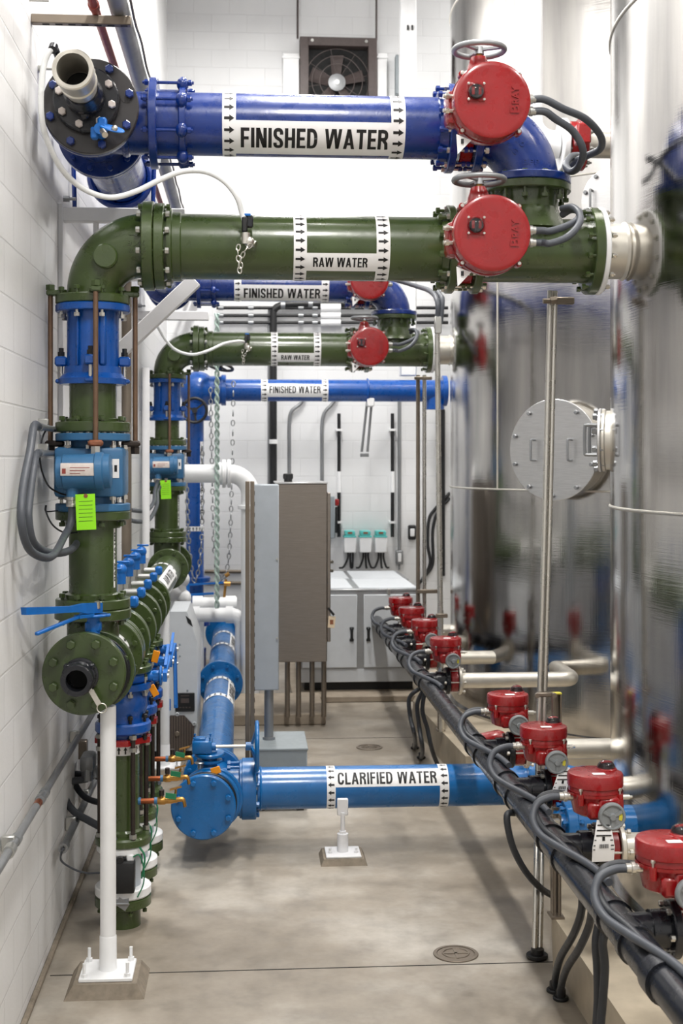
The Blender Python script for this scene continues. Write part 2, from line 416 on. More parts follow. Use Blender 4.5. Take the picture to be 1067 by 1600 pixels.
def pipe_label(parent, fm, R, panel=None, bands=(), text=None, tbox=None, adir=1, step=22, n_ar=None, aspan=(-180, 180), bold=.034):
    """panel (s0, s1, phi0, phi1) in degrees; bands [(s0, s1)] full wraps with arrows; tbox (s0, s1, phi0, phi1)"""
    b = MB(); hs = R+.0008; hi = R+.0018
    def sheet(s0, s1, a0, a1):
        n = max(2, int(abs(a1-a0)/5)); vs = []
        for k in range(n+1):
            t = R_(a0+(a1-a0)*k/n); vs += [fm(s0, t, hs), fm(s1, t, hs)]
        b.add(vs, [(2*k, 2*k+1, 2*k+3, 2*k+2) for k in range(n)])
    if panel: sheet(*panel)
    for s0, s1 in bands:
        sheet(s0, s1, aspan[0], aspan[1])
    b.mat(1)
    for s0, s1 in bands:
        w_ = s1-s0; m = (s0+s1)/2; a = aspan[0]+step/2
        while a < aspan[1]:
            hh = step*.3; sh = step*.12
            pl = [(-.36, -sh), (.02, -sh), (.02, -hh), (.38, 0), (.02, hh), (.02, sh), (-.36, sh)]
            vs = [fm(m+adir*p*w_, R_(a+q), hi) for p, q in pl]
            b.add(vs, [(0, 1, 5, 6), (2, 3, 4)]); a += step
    if text:
        s0, s1, p0, p1 = tbox
        vs, fs = sign2d(text, s0, s1, R_(p0), R_(p1), 8)
        b.add([fm(a, t, hi) for a, t in vs], fs)
    return b.build('pipe_label', ['vinyl', 'ink'], parent, ang=180)
# ---------------------------------------------------------------- the room
WX, YB, YF, CZ, XR = -.915, 15.3, -3.5, 9.0, 9.0
structure(MB().box((4, 6, -.1), (10.6, 20, .2)), 'floor', 'floor')
structure(MB().box((WX-.1, (YB+YF)/2, CZ/2), (.2, YB-YF, CZ)), 'wall_left', 'wall_l')
structure(MB().box((4.05, YB+.1, CZ/2), (10.3, .2, CZ)), 'wall_back', 'wall_b')
structure(MB().box((XR+.1, (YB+YF)/2, CZ/2), (.2, YB-YF, CZ)), 'wall_right', 'wall_l')
structure(MB().box((4.05, YF-.1, CZ/2), (10.3, .2, CZ)), 'wall_front', 'wall_b')
structure(MB().box((4.05, 5.9, CZ+.1), (10.3, 19.4, .2)), 'ceiling', 'ceil')
structure(MB().box((WX+.012, (YB+YF)/2, .012), (.024, YB-YF, .024), bev=.006), 'baseboard_left', 'mortar')
b = MB()                                    # saw-cut joints of the slab
b.box((.5, 5.98, .0008), (2.75, .006, .0016)); b.box((.5, 10.9, .0008), (2.75, .006, .0016))
structure(b, 'trim_1', 'dark')
def slab(poly, z, name, mat):
    m = MB(); m.prism([(p[0], p[1]) for p in poly], (0, 0, 0), (1, 0, 0), (0, 1, 0), z); return structure(m, name, mat)
slab([(1.385, 1.5), (6.4, 1.5), (6.4, 8.4), (2.3, 8.4), (1.75, 7.6), (1.385, 5.93)], .23, 'trim_2', 'curb')
slab([(1.52, 9.15), (6.2, 9.15), (6.2, 13.4), (2.2, 13.4), (1.8, 12.9), (1.42, 11.3)], .23, 'trim_3', 'curb')
for i, p in enumerate(LAMPS):
    t = thing('ceiling_light', 'long white ceiling light fixture, number %s along the room' % i, 'lamp', (p[0], p[1], p[2]), 'ceiling lights')
    t['label'] = 'long white linear light hanging from the ceiling ' + ['over the front walkway', 'over the middle walkway', 'over the rear walkway', 'above the nearer tank', 'between the two tanks', 'above the farther tank'][i]
    MB().box((p[0], p[1], p[2]), (.4, 1.9, .08), bev=.01).build('housing', 'white', t)
    MB().cyl((p[0], p[1]-.6, p[2]+.04), (p[0], p[1]-.6, CZ), .006, 8).build('hanger', 'steel', t)
    MB().cyl((p[0], p[1]+.6, p[2]+.04), (p[0], p[1]+.6, CZ), .006, 8).build('hanger', 'steel', t)
# floor cleanout covers
for px, py, lb in ((712, 1491, 'round floor cleanout cover in the open concrete near the curb, the nearer one'), (577, 1168, 'round floor cleanout cover beyond the horizontal clarified water pipe')):
    d = H*F/(py-HOR); u = (px-533.5)/F*d; x, y = u*CT+d*ST, d*CT-u*ST
    t = thing('floor_cleanout', lb, 'floor drain', (x, y, 0), 'floor cleanout covers')
    MB().disc((x, y, .003), (0, 0, 1), .105, .006, .088, .002).build('rim', 'strut', t)
    b = MB(); b.disc((x, y, .002), (0, 0, 1), .087, .004)
    b.box((x, y, .005), (.13, .012, .004)); b.box((x, y, .005), (.012, .13, .004)); b.torus((x, y, .004), (0, 0, 1), .06, .004, 32, 6)
    b.build('cover', 'strut', t)

# ---------------------------------------------------------------- tanks
def tank(xc, yc, lb, man_dir=None, noz_z=3.274, inlets=(), noz_y=0):
    Rt = 2.0; t = thing('storage_tank', lb, 'tank', (xc, yc, .23), 'stainless water tanks')
    b = MB(); b.lathe([(.23, 0), (.23, Rt+.03), (.25, Rt+.03), (.25, Rt), (7.6, Rt), (7.95, 1.2), (8.05, 0)], (xc, yc, 0), (0, 0, 1), 256)
    b.build('shell', 'tank', t, 30)
    for z in (2.065, 4.41, 6.15):
        MB().torus((xc, yc, z), (0, 0, 1), Rt+.001, .008, 256, 8).build('weld_seam', 'nozzle', t)
    # nozzle that carries the raw water tee
    nx = xc-math.sqrt(Rt*Rt-noz_y**2); y = yc+noz_y
    b = MB(); b.cyl((1.645, y, noz_z), (nx+.05, y, noz_z), .128, 40)
    b.lathe([(-.012, .128), (.0, .137), (.012, .128)], (nx-.015, y, noz_z), (1, 0, 0), 40)
    nz = b.build('nozzle', 'nozzle', t)
    flange(nz, (1.638, y, noz_z), (1, 0, 0), .203, .024, 'white', 12, .178, .05, .1, .012, .02, 'bright')
    return t
TK = tank(3.772, 6.10, 'large stainless steel tank cut off by the picture edge, closest to the camera')
XT2, YT2 = 3.75, 11.2
TK2 = tank(XT2, YT2, 'large stainless steel tank farther back, with a round bolted manhole cover', noz_y=.5)
def manhole(t, xc, yc, zc, ang, Ro=.33, depth=.16, full=True):
    n = Vector((-math.cos(ang), -math.sin(ang), 0)); c = Vector((xc, yc, zc))+n*2.0
    sd = Vector((math.sin(ang), -math.cos(ang), 0))
    b = MB(); b.lathe([(-.2, Ro*.93), (depth, Ro*.93)], c, n, 56)
    b.disc(c+n*(depth-.012), n, Ro*.985, .02); nk = b.build('manhole_neck', 'nozzle', t)
    cv = MB().disc(c+n*(depth+.008), n, Ro, .016, 0, .003, 72).build('manhole_cover', 'plate', t)
    bolts(cv, c+n*(depth+.012), n, Ro*.9, 10, .02, .016, 0, 'dull', .5, 'bolt')
    for s in (-1, 1):
        q = c+n*(depth+.016)+sd*s*.155
        u = Vector((0, 0, 1))
        MB().tube([q-u*.075, q-u*.075+n*.05, q-u*.06+n*.06, q+u*.06+n*.06, q+u*.075+n*.05, q+u*.075], .009, 8, 5).build('handle', 'dull', cv)
# aim the manhole so that its centre lies on the ray through pixel column 866
def aim(px, r):
    return min((abs(X(px, YT2-r*math.sin(q))-(XT2-r*math.cos(q))), q) for q in [R_(k*.1) for k in range(100, 850)])[1]
an = aim(866, 2.16); cy = YT2-2.16*math.sin(an); cx = XT2-2.16*math.cos(an)
manhole(TK2, XT2, YT2, Z(703, cx, cy), an, .375)
an2 = aim(958, 2.12); manhole(TK2, XT2, YT2, Z(312, XT2-2.1*math.cos(an2), YT2-2.1*math.sin(an2)), an2, .24, .1)
q_ = aim(777, 2.0); MB().cyl((XT2-2.0*math.cos(q_), YT2-2.0*math.sin(q_), 2.065), (XT2-2.0*math.cos(q_), YT2-2.0*math.sin(q_), 4.41), .008, 8).build('weld_seam', 'nozzle', TK2)
manhole(TK, 3.772, 6.10, 2.40, R_(-19), .165, .045)
# inlet pipes from the actuated valves to the tank walls
VY = [4.325, 5.265, 6.20, 7.06, 9.30, 10.37, 11.24, 12.05]
VZ = .735
for i, y in enumerate(VY):
    xc, yc, t = (3.772, 6.10, TK) if i < 4 else (XT2, YT2, TK2)
    dy = y-yc; b = MB()
    if abs(dy) < 1.85:
        xe = xc-math.sqrt(4-dy*dy)+.05; b.cyl((1.515, y, VZ), (xe, y, VZ), .054, 24)
    else:
        xe = 2.32; s = 1 if dy < 0 else -1; r = .09
        pts = [(1.515, y, VZ), (xe-r, y, VZ)]+[(xe-r+r*math.sin(R_(a)), y+s*(r-r*math.cos(R_(a))), VZ) for a in range(10, 91, 10)]
        ye = yc-s*math.sqrt(4-(xc-xe)**2)+s*.05; pts.append((xe, ye, VZ)); b.sweep(pts, .054, 24)
    b.build('inlet_pipe', 'nozzle', t)
# white fill pipe in front of the farther tank
x = X(826, 8.6)
t = thing('fill_pipe', 'white vertical pipe rising in front of the farther tank, behind the blue elbow', 'pipe', (x, 8.6, 3.6))
ze = Z(225, x, 8.6)
b = MB(); r = .16
b.sweep([(x, 8.6, 8.9), (x, 8.6, ze+r)]+[(x+r-r*math.cos(R_(a)), 8.6, ze+r-r*math.sin(R_(a))) for a in range(10, 91, 10)]+[(X(872, 8.6), 8.6, ze)], .09, 32)
b.build('barrel', 'white', t)
xa, xb = X(874, 8.6), X(902, 8.6)
MB().disc((xa+.02, 8.6, ze), (1, 0, 0), .17, .04).build('flange', 'white', t)
t = thing('wafer_valve', 'red wafer valve edge-on behind the blue elbow, on the overflow pipe', 'valve', (xa+.1, 8.6, ze-.15))
b = MB(); b.disc((xa+.085, 8.6, ze), (1, 0, 0), .15, .06); b.cyl((xa+.085, 8.5, ze), (xa+.085, 8.35, ze), .03); b.box((xa+.085, 8.33, ze), (.09, .1, .13), bev=.01)
b.build('body', 'red', t)
f = MB().disc((xa+.14, 8.6, ze), (1, 0, 0), .17, .04).build('flange', 'red', t)
bolts(f, (xa+.1, 8.6, ze), (1, 0, 0), .14, 8, .14, .014, .03, 'steel')
b = MB(); b.cyl((xa+.16, 8.6, ze), (3.0, 8.6, ze), .085, 28)
single(b, 'overflow_pipe', 'nozzle', 'bare steel pipe running from the red wafer valve behind the nearer tank', 'pipe')

# ---------------------------------------------------------------- raw and finished water lines (front set)
Y0, ZR, ZF = 6.10, 3.274, 3.835
RR, RF = .148, .141
XV = -.70                                    # riser axis
S2 = []
t = thing('raw_water_pipe', 'green horizontal pipe marked RAW WATER, the nearer and larger of the two', 'pipe', (.25, Y0, ZR-RR), 'raw water crossovers', 'green horizontal pipe marked RAW WATER, the one farther back')
MB().cyl((-.42, Y0, ZR), (.94, Y0, ZR), RR, 64).build('barrel', 'green', t)
flange(t, (-.395, Y0, ZR), (1, 0, 0), .195, .045, 'green')
b = MB(); b.lathe([(-.36, RR), (-.36, .168), (-.34, .168), (-.335, .156), (-.30, .156), (-.295, RR)], (0, Y0, ZR), (1, 0, 0), 56); b.build('hub', 'green', t)
b = MB(); b.lathe([(.885, RR), (.885, .16), (.915, .165), (.915, RR)], (0, Y0, ZR), (1, 0, 0), 56); b.build('hub', 'green', t)
f = flange(t, (.935, Y0, ZR), (1, 0, 0), .203, .036, 'green', 12, .178, .10, 0, .015, .018)
yl = Y0-RR
pipe_label(t, fmX(Y0, ZR), RR, (X(478, yl), X(590, yl), -52, -17), [(X(459, yl), X(479.5, yl)), (X(588.5, yl), X(610, yl))],
           'RAW WATER', (X(489.5, yl), X(575, yl), -43, -25), 1, 16)
from mathutils.bvhtree import BVHTree
def casting(parent, items, mat, raise_=.0035):
    """raised foundry marks laid on the front of the parent's body: (text, x, z, w, h, angle)"""
    tree = []
    off = chain_loc(parent)
    for ch in parent.children:
        if ch.type == 'MESH': tree.append(BVHTree.FromPolygons([v.co+ch.location for v in ch.data.vertices], [list(p.vertices) for p in ch.data.polygons]))
    b = MB()
    for s, x, z, w_, h_, ang in items:
        vs, fs = text2d(s, -w_/2, w_/2, -h_/2, h_/2, .02, 3); ca, sa = math.cos(R_(ang)), math.sin(R_(ang)); top = []
        for a, c_ in vs:
            o = Vector((x+a*ca-c_*sa, -1+Y0-.0, z+a*sa+c_*ca)); hits = [tr.ray_cast(o-off, Vector((0, 1, 0)))[0] for tr in tree]
            hits = [q.y for q in hits if q]; yy = (min(hits)+off.y) if hits else Y0
            top.append(Vector((o.x, yy-raise_, o.z)))
        bot = [q+Vector((0, .008+raise_, 0)) for q in top]; k = len(top); ed = {}
        for f_ in fs:
            for i in range(len(f_)):
                e = (f_[i], f_[(i+1) % len(f_)])
                if (e[1], e[0]) in ed: ed.pop((e[1], e[0]))
                else: ed[e] = 1
        b.add(top, fs); b.add(top+bot, [(i, j, k+j, k+i) for i, j in ed])
    return b.build('lettering', mat, parent, 25)
# reducing elbow at the riser
t = thing('pipe_elbow', 'green reducing elbow with a round boss, turning the nearer raw water pipe down', 'pipe fitting', (XV, Y0, 3.0), 'raw water elbows', 'green reducing elbow turning the farther raw water pipe down')
b = MB(); q = .235; cx_, cz_ = XV+q, ZR-q
pts = []; rad = []
for k in range(0, 25):
    a = R_(90*k/24); pts.append((cx_-q*math.sin(a), Y0, cz_+q*math.cos(a))); rad.append(RR+(.116-RR)*k/24)
pts = [(cx_+.03, Y0, ZR)]+pts+[(XV, Y0, 3.01)]; rad = [RR]+rad+[.116]
b.sweep(pts, rad, 56); el = b.build('body', 'green', t)
f = flange(t, (-.445, Y0, ZR), (1, 0, 0), .203, .05, 'green'); bolts(f, (-.42, Y0, ZR), (1, 0, 0), .178, 12, .11, .014, .004, 'green')
bolts(f, (-.42, Y0, ZR), (1, 0, 0), .178, 12, .112, .0145, 0, 'steel', .5, 'nut', lambda p: p.y < Y0 and p.z < ZR+.15)
f = flange(t, (XV, Y0, 3.024), (0, 0, 1), .168, .04, 'green', 8, .145, .075, 0, .014, .018, 'green')
MB().disc((-.63, Y0-.135, 3.205), (0, 1, 0), .055, .05, 0, .006).build('boss', 'green', t)
casting(t, [('8 X 6', -.49, 3.262, .085, .022, -6), ('8 X 6', -.485, 3.232, .08, .02, -4), ('GXC', -.487, 3.20, .06, .024, 0), ('C110', -.665, 3.10, .075, .02, 78), ('FLG', -.635, 3.08, .05, .016, 80), ('MJ', -.50, 3.30, .05, .012, -12)], 'green')
# blue flange coupling on the riser, with tie rods
t = thing('flange_coupling', 'bright blue flange coupling with four long tie rods under the nearer green elbow', 'pipe fitting', (XV, Y0, 2.38), 'riser couplings', 'bright blue flange coupling with tie rods under the farther green elbow')
b = MB(); b.lathe([(2.72, .1), (2.72, .117), (2.97, .117), (2.97, .1)], (XV, Y0, 0), (0, 0, 1), 48, True); b.build('body', 'epoxy', t)
MB().box((XV+.055, Y0-.106, 2.845), (.035, .03, .25), bev=.01).build('casting_rib', 'epoxy', t)
MB().box((XV-.055, Y0-.106, 2.845), (.012, .03, .25), bev=.005).build('casting_rib', 'epoxy', t)
flange(t, (XV, Y0, 2.985), (0, 0, 1), .168, .034, 'epoxy', 8, .145, .06, .09, .014, .004, 'bright')
b = MB(); b.lathe([(2.64, .11), (2.64, .152), (2.665, .155), (2.69, .13), (2.72, .128), (2.72, .11)], (XV, Y0, 0), (0, 0, 1), 48, True)
b.build('follower_ring', 'epoxy', t)
for k in range(4):
    a = R_(-88+90*k); c = Vector((XV+.142*math.cos(a), Y0+.142*math.sin(a), 0))
    e = MB().box((c.x, c.y, 2.745), (.055, .055, .045), Quaternion((0, 0, 1), a), .008).build('ear', 'epoxy', t)
    b = MB(); b.box((c.x, c.y, 2.655), (.05, .05, .02), Quaternion((0, 0, 1), a), .006); b.build('ear', 'epoxy', t)
    b = MB(); b.cyl((c.x, c.y, 2.64), (c.x, c.y, 2.80), .0085, 10); b.build('coupling_bolt', 'bright', t)
    b = MB(); b.lathe([(2.77, 0), (2.77, .017), (2.788, .017), (2.788, 0)], (c.x, c.y, 0), (0, 0, 1), 6); b.cyl((c.x, c.y, 2.786), (c.x, c.y, 2.806), .011, 8); b.build('nut', 'black', t)
for k, a in enumerate((-80, 8, 100, 183)):
    a = R_(a); c = Vector((XV+.19*math.cos(a), Y0+.19*math.sin(a), 0)); rq = Quaternion((0, 0, 1), a)
    r_ = MB().cyl((c.x, c.y, 2.335), (c.x, c.y, 3.085), .0115, 12).build('tie_rod', 'rod', t)
    MB().box((c.x-.02*math.cos(a), c.y-.02*math.sin(a), 3.055), (.075, .05, .026), rq, .006).build('lug', 'green', r_)
    MB().box((c.x-.02*math.cos(a), c.y-.02*math.sin(a), 2.372), (.085, .065, .028), rq, .008).build('lug', 'rust' if k == 0 else 'darkrod', r_)
    b = MB(); b.lathe([(3.068, 0), (3.068, .022), (3.092, .022), (3.092, 0)], (c.x, c.y, 0), (0, 0, 1), 6); b.build('nut', 'green', r_)
    b = MB(); b.lathe([(2.325, 0), (2.325, .022), (2.358, .022), (2.358, 0)], (c.x, c.y, 0), (0, 0, 1), 6); b.build('nut', 'bright' if k == 0 else 'darkrod', r_)
# short green spool
t = thing('pipe_spool', 'short green spool between the nearer blue coupling and the light blue flow meter', 'pipe', (XV, Y0, 2.42), 'riser spools', 'short green spool between the farther blue coupling and flow meter')
b = MB(); b.cyl((XV, Y0, 2.43), (XV, Y0, 2.70), .106, 48); b.lathe([(2.46, .1), (2.46, .124), (2.484, .126), (2.49, .1)], (XV, Y0, 0), (0, 0, 1), 48); b.build('barrel', 'green', t)
flange(t, (XV, Y0, 2.447), (0, 0, 1), .168, .046, 'green', 8, .142, .06, 0, .015, 0, 'green')
# flow meter
t = thing('flow_meter', 'steel blue flow meter with a horizontal transmitter on the nearer green riser', 'flow meter', (XV, Y0, 2.08), 'flow meters', 'steel blue flow meter with a horizontal transmitter on the farther green riser')
flange(t, (XV, Y0, 2.401), (0, 0, 1), .168, .034, 'meter', 8, .142, .07, 0, .016, 0, 'bright', 0, None)
flange(t, (XV, Y0, 2.084), (0, 0, 1), .168, .034, 'meter', 8, .142, .07, 0, .016, 0, 'bright', 0)
b = MB(); b.cyl((XV, Y0, 2.09), (XV, Y0, 2.40), .1, 40); b.build('neck', 'meter', t)
b = MB(); b.box((XV-.005, Y0, 2.243), (.31, .25, .225), bev=.02, seg=2); b.build('housing', 'meter', t)
yt = Y0-.235; xt, zt = X(129, yt), Z(737, X(129, yt), yt)
b = MB(); b.lathe([(-.115, 0), (-.115, .06), (-.108, .07), (-.085, .07), (-.08, .078), (.055, .078), (.06, .084), (.09, .084), (.095, .076), (.12, .076), (.124, .066), (.124, 0)], (xt, yt, zt), (1, 0, .03), 40)
b.cyl((xt+.02, yt, zt-.03), (xt+.02, yt+.12, zt-.03), .05); tr = b.build('transmitter', 'meter', t)
# curved nameplate on the transmitter
b = MB()
def wrapx(x0, x1, a0, a1, R, n=6):
    vs = []
    for k in range(n+1):
        a = R_(a0+(a1-a0)*k/n); vs += [(x0, yt-R*math.cos(a), zt+R*math.sin(a)), (x1, yt-R*math.cos(a), zt+R*math.sin(a))]
    return vs, [(2*k, 2*k+1, 2*k+3, 2*k+2) for k in range(n)]
b.add(*wrapx(xt-.085, xt+.07, -12, 28, .0805)); b.mat(1)
for j in range(3): b.add(*wrapx(xt-.045, xt+.0+.02*j, -6+9*j, -4+9*j, .0812, 2))
b.add(*wrapx(xt-.078, xt-.062, -6, 10, .0812, 2))
b.build('nameplate', ['nameplate', 'crimson'], tr, 180)
b = MB(); b.box((XV+.115, Y0-.1265, 2.26), (.03, .002, .085)); b.mat(1); b.box((XV+.115, Y0-.128, 2.26), (.012, .001, .03)); b.build('sticker', ['tag', 'ink'], t)
b = MB(); b.cyl((xt-.043, yt-.01, zt-.07), (xt-.043, yt-.01, zt-.115), .026, 20); b.build('conduit_port', 'meter', tr)
b = MB(); b.lathe([(0, .02), (0, .027), (-.012, .027), (-.014, .023), (-.03, .023), (-.032, .027), (-.042, .027), (-.042, 0)], (xt-.043, yt-.01, zt-.11), (0, 0, 1), 20); b.build('conduit_fitting', 'bright', tr)
PORT = Vector((xt-.043, yt-.01, zt-.15))
# riser spool below the meter
t = thing('riser_spool', 'green vertical pipe below the nearer flow meter, down to the blue lever', 'pipe', (XV, Y0, 1.6), 'riser spools below the meters', 'green vertical pipe below the farther flow meter')
b = MB(); b.cyl((XV, Y0, 1.60), (XV, Y0, 2.06), .108, 56); b.lathe([(1.66, .1), (1.66, .124), (1.69, .126), (1.70, .1)], (XV, Y0, 0), (0, 0, 1), 48)
b.lathe([(2.02, .1), (1.99, .124), (2.03, .126), (2.03, .1)], (XV, Y0, 0), (0, 0, 1), 48); b.build('barrel', 'green', t)
flange(t, (XV, Y0, 2.047), (0, 0, 1), .168, .04, 'green', 8, .142, .06, 0, .015, 0, 'green')
flange(t, (XV, Y0, 1.648), (0, 0, 1), .168, .044, 'green', 8, .142, .06, 0, .015, 0, 'green')
NSET = len(SETS)
pipe_label(t, fmZ(XV, Y0), .108, (1.72, 2.0, -72, -64), (), 'RAW WATER', (1.75, 1.97, -70.5, -65.5))
# blue finished water pipe
t = thing('finished_water_pipe', 'navy blue horizontal pipe marked FINISHED WATER at the top, nearest the camera', 'pipe', (.25, Y0, ZF-RF), 'finished water crossovers', 'navy blue pipe marked FINISHED WATER seen just under the nearer raw water pipe')
MB().cyl((-.40, Y0, ZF), (.94, Y0, ZF), RF, 64).build('barrel', 'navy', t)
b = MB(); b.lathe([(.875, RF), (.875, .158), (.915, .163), (.915, RF)], (0, Y0, ZF), (1, 0, 0), 56); b.build('hub', 'navy', t)
flange(t, (.935, Y0, ZF), (1, 0, 0), .203, .036, 'navy', 12, .178, .10, 0, .015, .02)
yl = Y0-RF
pipe_label(t, fmX(Y0, ZF), RF, (X(367, yl), X(613, yl), -77, -5), [(X(347, yl), X(368.5, yl)), (X(611.5, yl), X(634, yl))],
           'FINISHED WATER', (X(376, yl), X(607.5, yl), -57, -18), 1, 21)
# sleeve coupling on the finished water pipe
t = thing('sleeve_coupling', 'navy blue sleeve coupling with long bolts, beside the black blind flange', 'pipe fitting', (-.42, Y0, ZF-.2), 'finished water couplings', 'navy blue sleeve coupling at the left end of the FINISHED WATER pipe behind')
x0, x1 = X(238, Y0-.15), X(284, Y0-.15)
b = MB(); b.cyl((x0-.02, Y0, ZF), (x1+.02, Y0, ZF), .15, 48); b.build('sleeve', 'navy', t)
MB().disc((x0, Y0, ZF), (1, 0, 0), .205, .036, .13).build('gland_ring', 'navy', t)
b = MB(); b.disc((x1, Y0, ZF), (1, 0, 0), .172, .03, .13)
for k in range(8):
    a = 2*PI*(k+.5)/8; b.sphere((x1, Y0+.176*math.cos(a), ZF+.176*math.sin(a)), .034, (1, 0, 0), 16, 8, sq=.8)
f = b.build('gland_ring', 'navy', t)
bolts(f, ((x0+x1)/2, Y0, ZF), (1, 0, 0), .183, 8, x1-x0+.05, .014, .025, 'navy', .5)
# finished water tee (front set carries the blind end, so no copy)
def fin_tee(y, lb, blind=True):
    t = thing('pipe_tee', lb, 'pipe fitting', (XV+.015, y, ZF-.2)); xc = XV+.015
    b = MB(); b.cyl((xc, y-.22, ZF), (xc, y+.22, ZF), RF, 56); b.cyl((xc, y, ZF), (x0-.0, y, ZF), RF, 56); b.torus((xc+.135, y, ZF), (1, 0, 0), RF-.006, .02, 48, 8)
    b.build('body', 'navy', t)
    flange(t, (xc, y-.215, ZF), (0, 1, 0), .205, .035, 'navy'); flange(t, (xc, y+.215, ZF), (0, 1, 0), .205, .035, 'navy', 12, .178, .1, 0, .014, .01)
    return t
fin_tee(Y0, 'navy blue tee behind the black blind flange, top left')
fin_tee(Y0+5.6, 'navy blue tee on the wall side of the farther FINISHED WATER crossover')
xc = XV+.015
t = thing('header_pipe', 'navy blue pipe running back along the wall between the two blue tees', 'pipe', (xc, 8.9, ZF-.14))
MB().cyl((xc, Y0+.27, ZF), (xc, Y0+5.6-.25, ZF), RF, 48).build('barrel', 'navy', t)
flange(t, (xc, Y0+.255, ZF), (0, 1, 0), .205, .035, 'navy'); flange(t, (xc, Y0+5.33, ZF), (0, 1, 0), .205, .035, 'navy')
b = MB(); b.torus((xc, 7.25, ZF), (0, 1, 0), RF+.02, .02, 48, 8); b.build('coupling_band', 'navy', t)
t = thing('pipe_hanger', 'navy blue U-shaped strap hanging around the wall-side header pipe', 'bracket', (xc, 7.0, 3.55))
b = MB(); b.tube([(xc-.2, 6.9, 3.6), (xc-.2, 6.9, 3.9), (xc-.12, 6.9, 4.02), (xc, 6.9, 4.05), (xc+.12, 6.9, 4.02), (xc+.2, 6.9, 3.9), (xc+.2, 6.9, 3.6)], .012, 10, 5); b.build('strap', 'navy', t)
# black blind flange with hose adapter
yb = 5.845; xb_, zb_ = XV+.02, Z(165, XV+.02, 5.82)
t = thing('blind_flange', 'black blind flange with blue bolts and a steel hose adapter, top left', 'flange', (xb_, yb, zb_-.2))
pl = MB().disc((xb_, yb, zb_), (0, 1, 0), .208, .036, 0, .004, 64).build('plate', 'blackplate', t)
bolts(pl, (xb_, yb, zb_), (0, 1, 0), .178, 8, .05, .019, 0, 'navy', .62)
xs, zs = X(135, 5.8), Z(156, X(135, 5.8), 5.8)
hf = MB().disc((xs, 5.8, zs), (0, 1, 0), .142, .045, 0, .006, 56).build('adapter_flange', 'pvc', t)
bolts(hf, (xs, 5.8, zs), (0, 1, 0), .116, 8, .055, .017, 0, 'nameplate', .3)
b = MB(); b.lathe([(.0, .082), (-.14, .082), (-.15, .075), (-.2, .072)], (xs, 5.8, zs), (0, 1, 0), 40)
b.sphere((xs, 5.75, zs-.08), .02); b.build('adapter_sleeve', 'pvc', t)
b = MB(); b.lathe([(-.18, .055), (-.18, .068), (-.27, .072), (-.275, .079), (-.30, .079), (-.305, .073), (-.33, .073), (-.335, .078), (-.41, .078), (-.42, .083), (-.45, .083), (-.455, .078), (-.455, .064), (-.22, .058)], (xs, 5.8, zs), (0, 1, 0), 48)
hs = b.build('hose_adapter', 'nozzle', t); MB().disc((xs, 5.6, zs), (0, 1, 0), .06, .01).build('bore', 'dark', hs)
casting(t, [('NIF', xb_+.15, zb_+.03, .05, .026, 0)], 'blackplate')
# small blue sampling valve on the black plate
t = thing('sampling_valve', 'small bright blue gate valve with a round disc on the black blind flange', 'valve', (X(165, 5.75), 5.75, Z(205, X(165, 5.75), 5.75)))
c = Vector(t.location)
b = MB(); b.box((c.x-.015, 5.77, c.z+.03), (.04, .06, .06), bev=.008); b.cyl((c.x-.02, 5.8, c.z), (c.x-.02, 5.7, c.z), .024); b.box((c.x-.045, 5.73, c.z-.015), (.03, .04, .05), bev=.006); b.build('body', 'lever', t)
b = MB(); b.disc(c+Vector((.03, -.03, .005)), (.25, -.4, .9), .055, .008); b.build('disc', 'lever', t)
b = MB(); b.cyl(c+Vector((-.005, -.08, -.02)), c+Vector((.01, -.12, -.045)), .013); b.sphere(c+Vector((.045, -.07, -.005)), .014); b.build('outlet', 'bright', t)

# blue elbow above the green tee
XT = 1.301
t = thing('blue_elbow', 'navy blue elbow joining the nearest FINISHED WATER pipe to the green tee below', 'pipe fitting', (XT, Y0, 3.58), 'finished water elbows', 'navy blue elbow above the farther green tee')
q = .24; b = MB(); pts = [(XT-q-.02, Y0, ZF)]+[(XT-q+q*math.sin(R_(a)), Y0, ZF-q+q*math.cos(R_(a))) for a in range(0, 91, 5)]+[(XT, Y0, 3.585)]
b.sweep(pts, RF+.004, 56); b.build('body', 'navy', t)
flange(t, (1.055, Y0, ZF), (1, 0, 0), .203, .036, 'navy', 12, .178, .06, 0, .014, .014)
flange(t, (XT, Y0, 3.594), (0, 0, 1), .203, .036, 'navy')
casting(t, [('10', XT-.07, ZF-.015, .045, .045, -40), ('C110', XT-.085, ZF-.07, .11, .024, -42), ('BPP', XT-.01, 3.655, .08, .026, 0), ('FLG', XT-.10, ZF-.115, .07, .022, -42)], 'navy')
# green tee
t = thing('raw_water_tee', 'green tee bolted to the nozzle of the nearer tank', 'pipe fitting', (XT, Y0, ZR-.2), 'raw water tees', 'green tee bolted to the nozzle of the farther tank')
b = MB(); b.cyl((1.05, Y0, ZR), (1.6, Y0, ZR), RR, 56); b.lathe([(ZR, RR), (3.40, RR), (3.47, RR-.004), (3.56, RR)], (XT, Y0, 0), (0, 0, 1), 56)
b.lathe([(3.36, RR+.05), (3.40, RR+.022), (3.44, RR+.006), (3.47, RR-.006)], (XT, Y0, 0), (0, 0, 1), 56)
b.build('body', 'green', t)
flange(t, (1.055, Y0, ZR), (1, 0, 0), .203, .036, 'green', 12, .178, .06, 0, .014, .016)
flange(t, (1.603, Y0, ZR), (1, 0, 0), .203, .044, 'green', 12, .178, .075, 0, .014, 0)
f = flange(t, (XT, Y0, 3.556), (0, 0, 1), .203, .036, 'green', 12, .178, .09, 0, .015, .016)
casting(t, [('C153', 1.235, ZR-.075, .11, .03, 4), ('2-8', 1.43, ZR+.02, .05, .02, -90)], 'green')

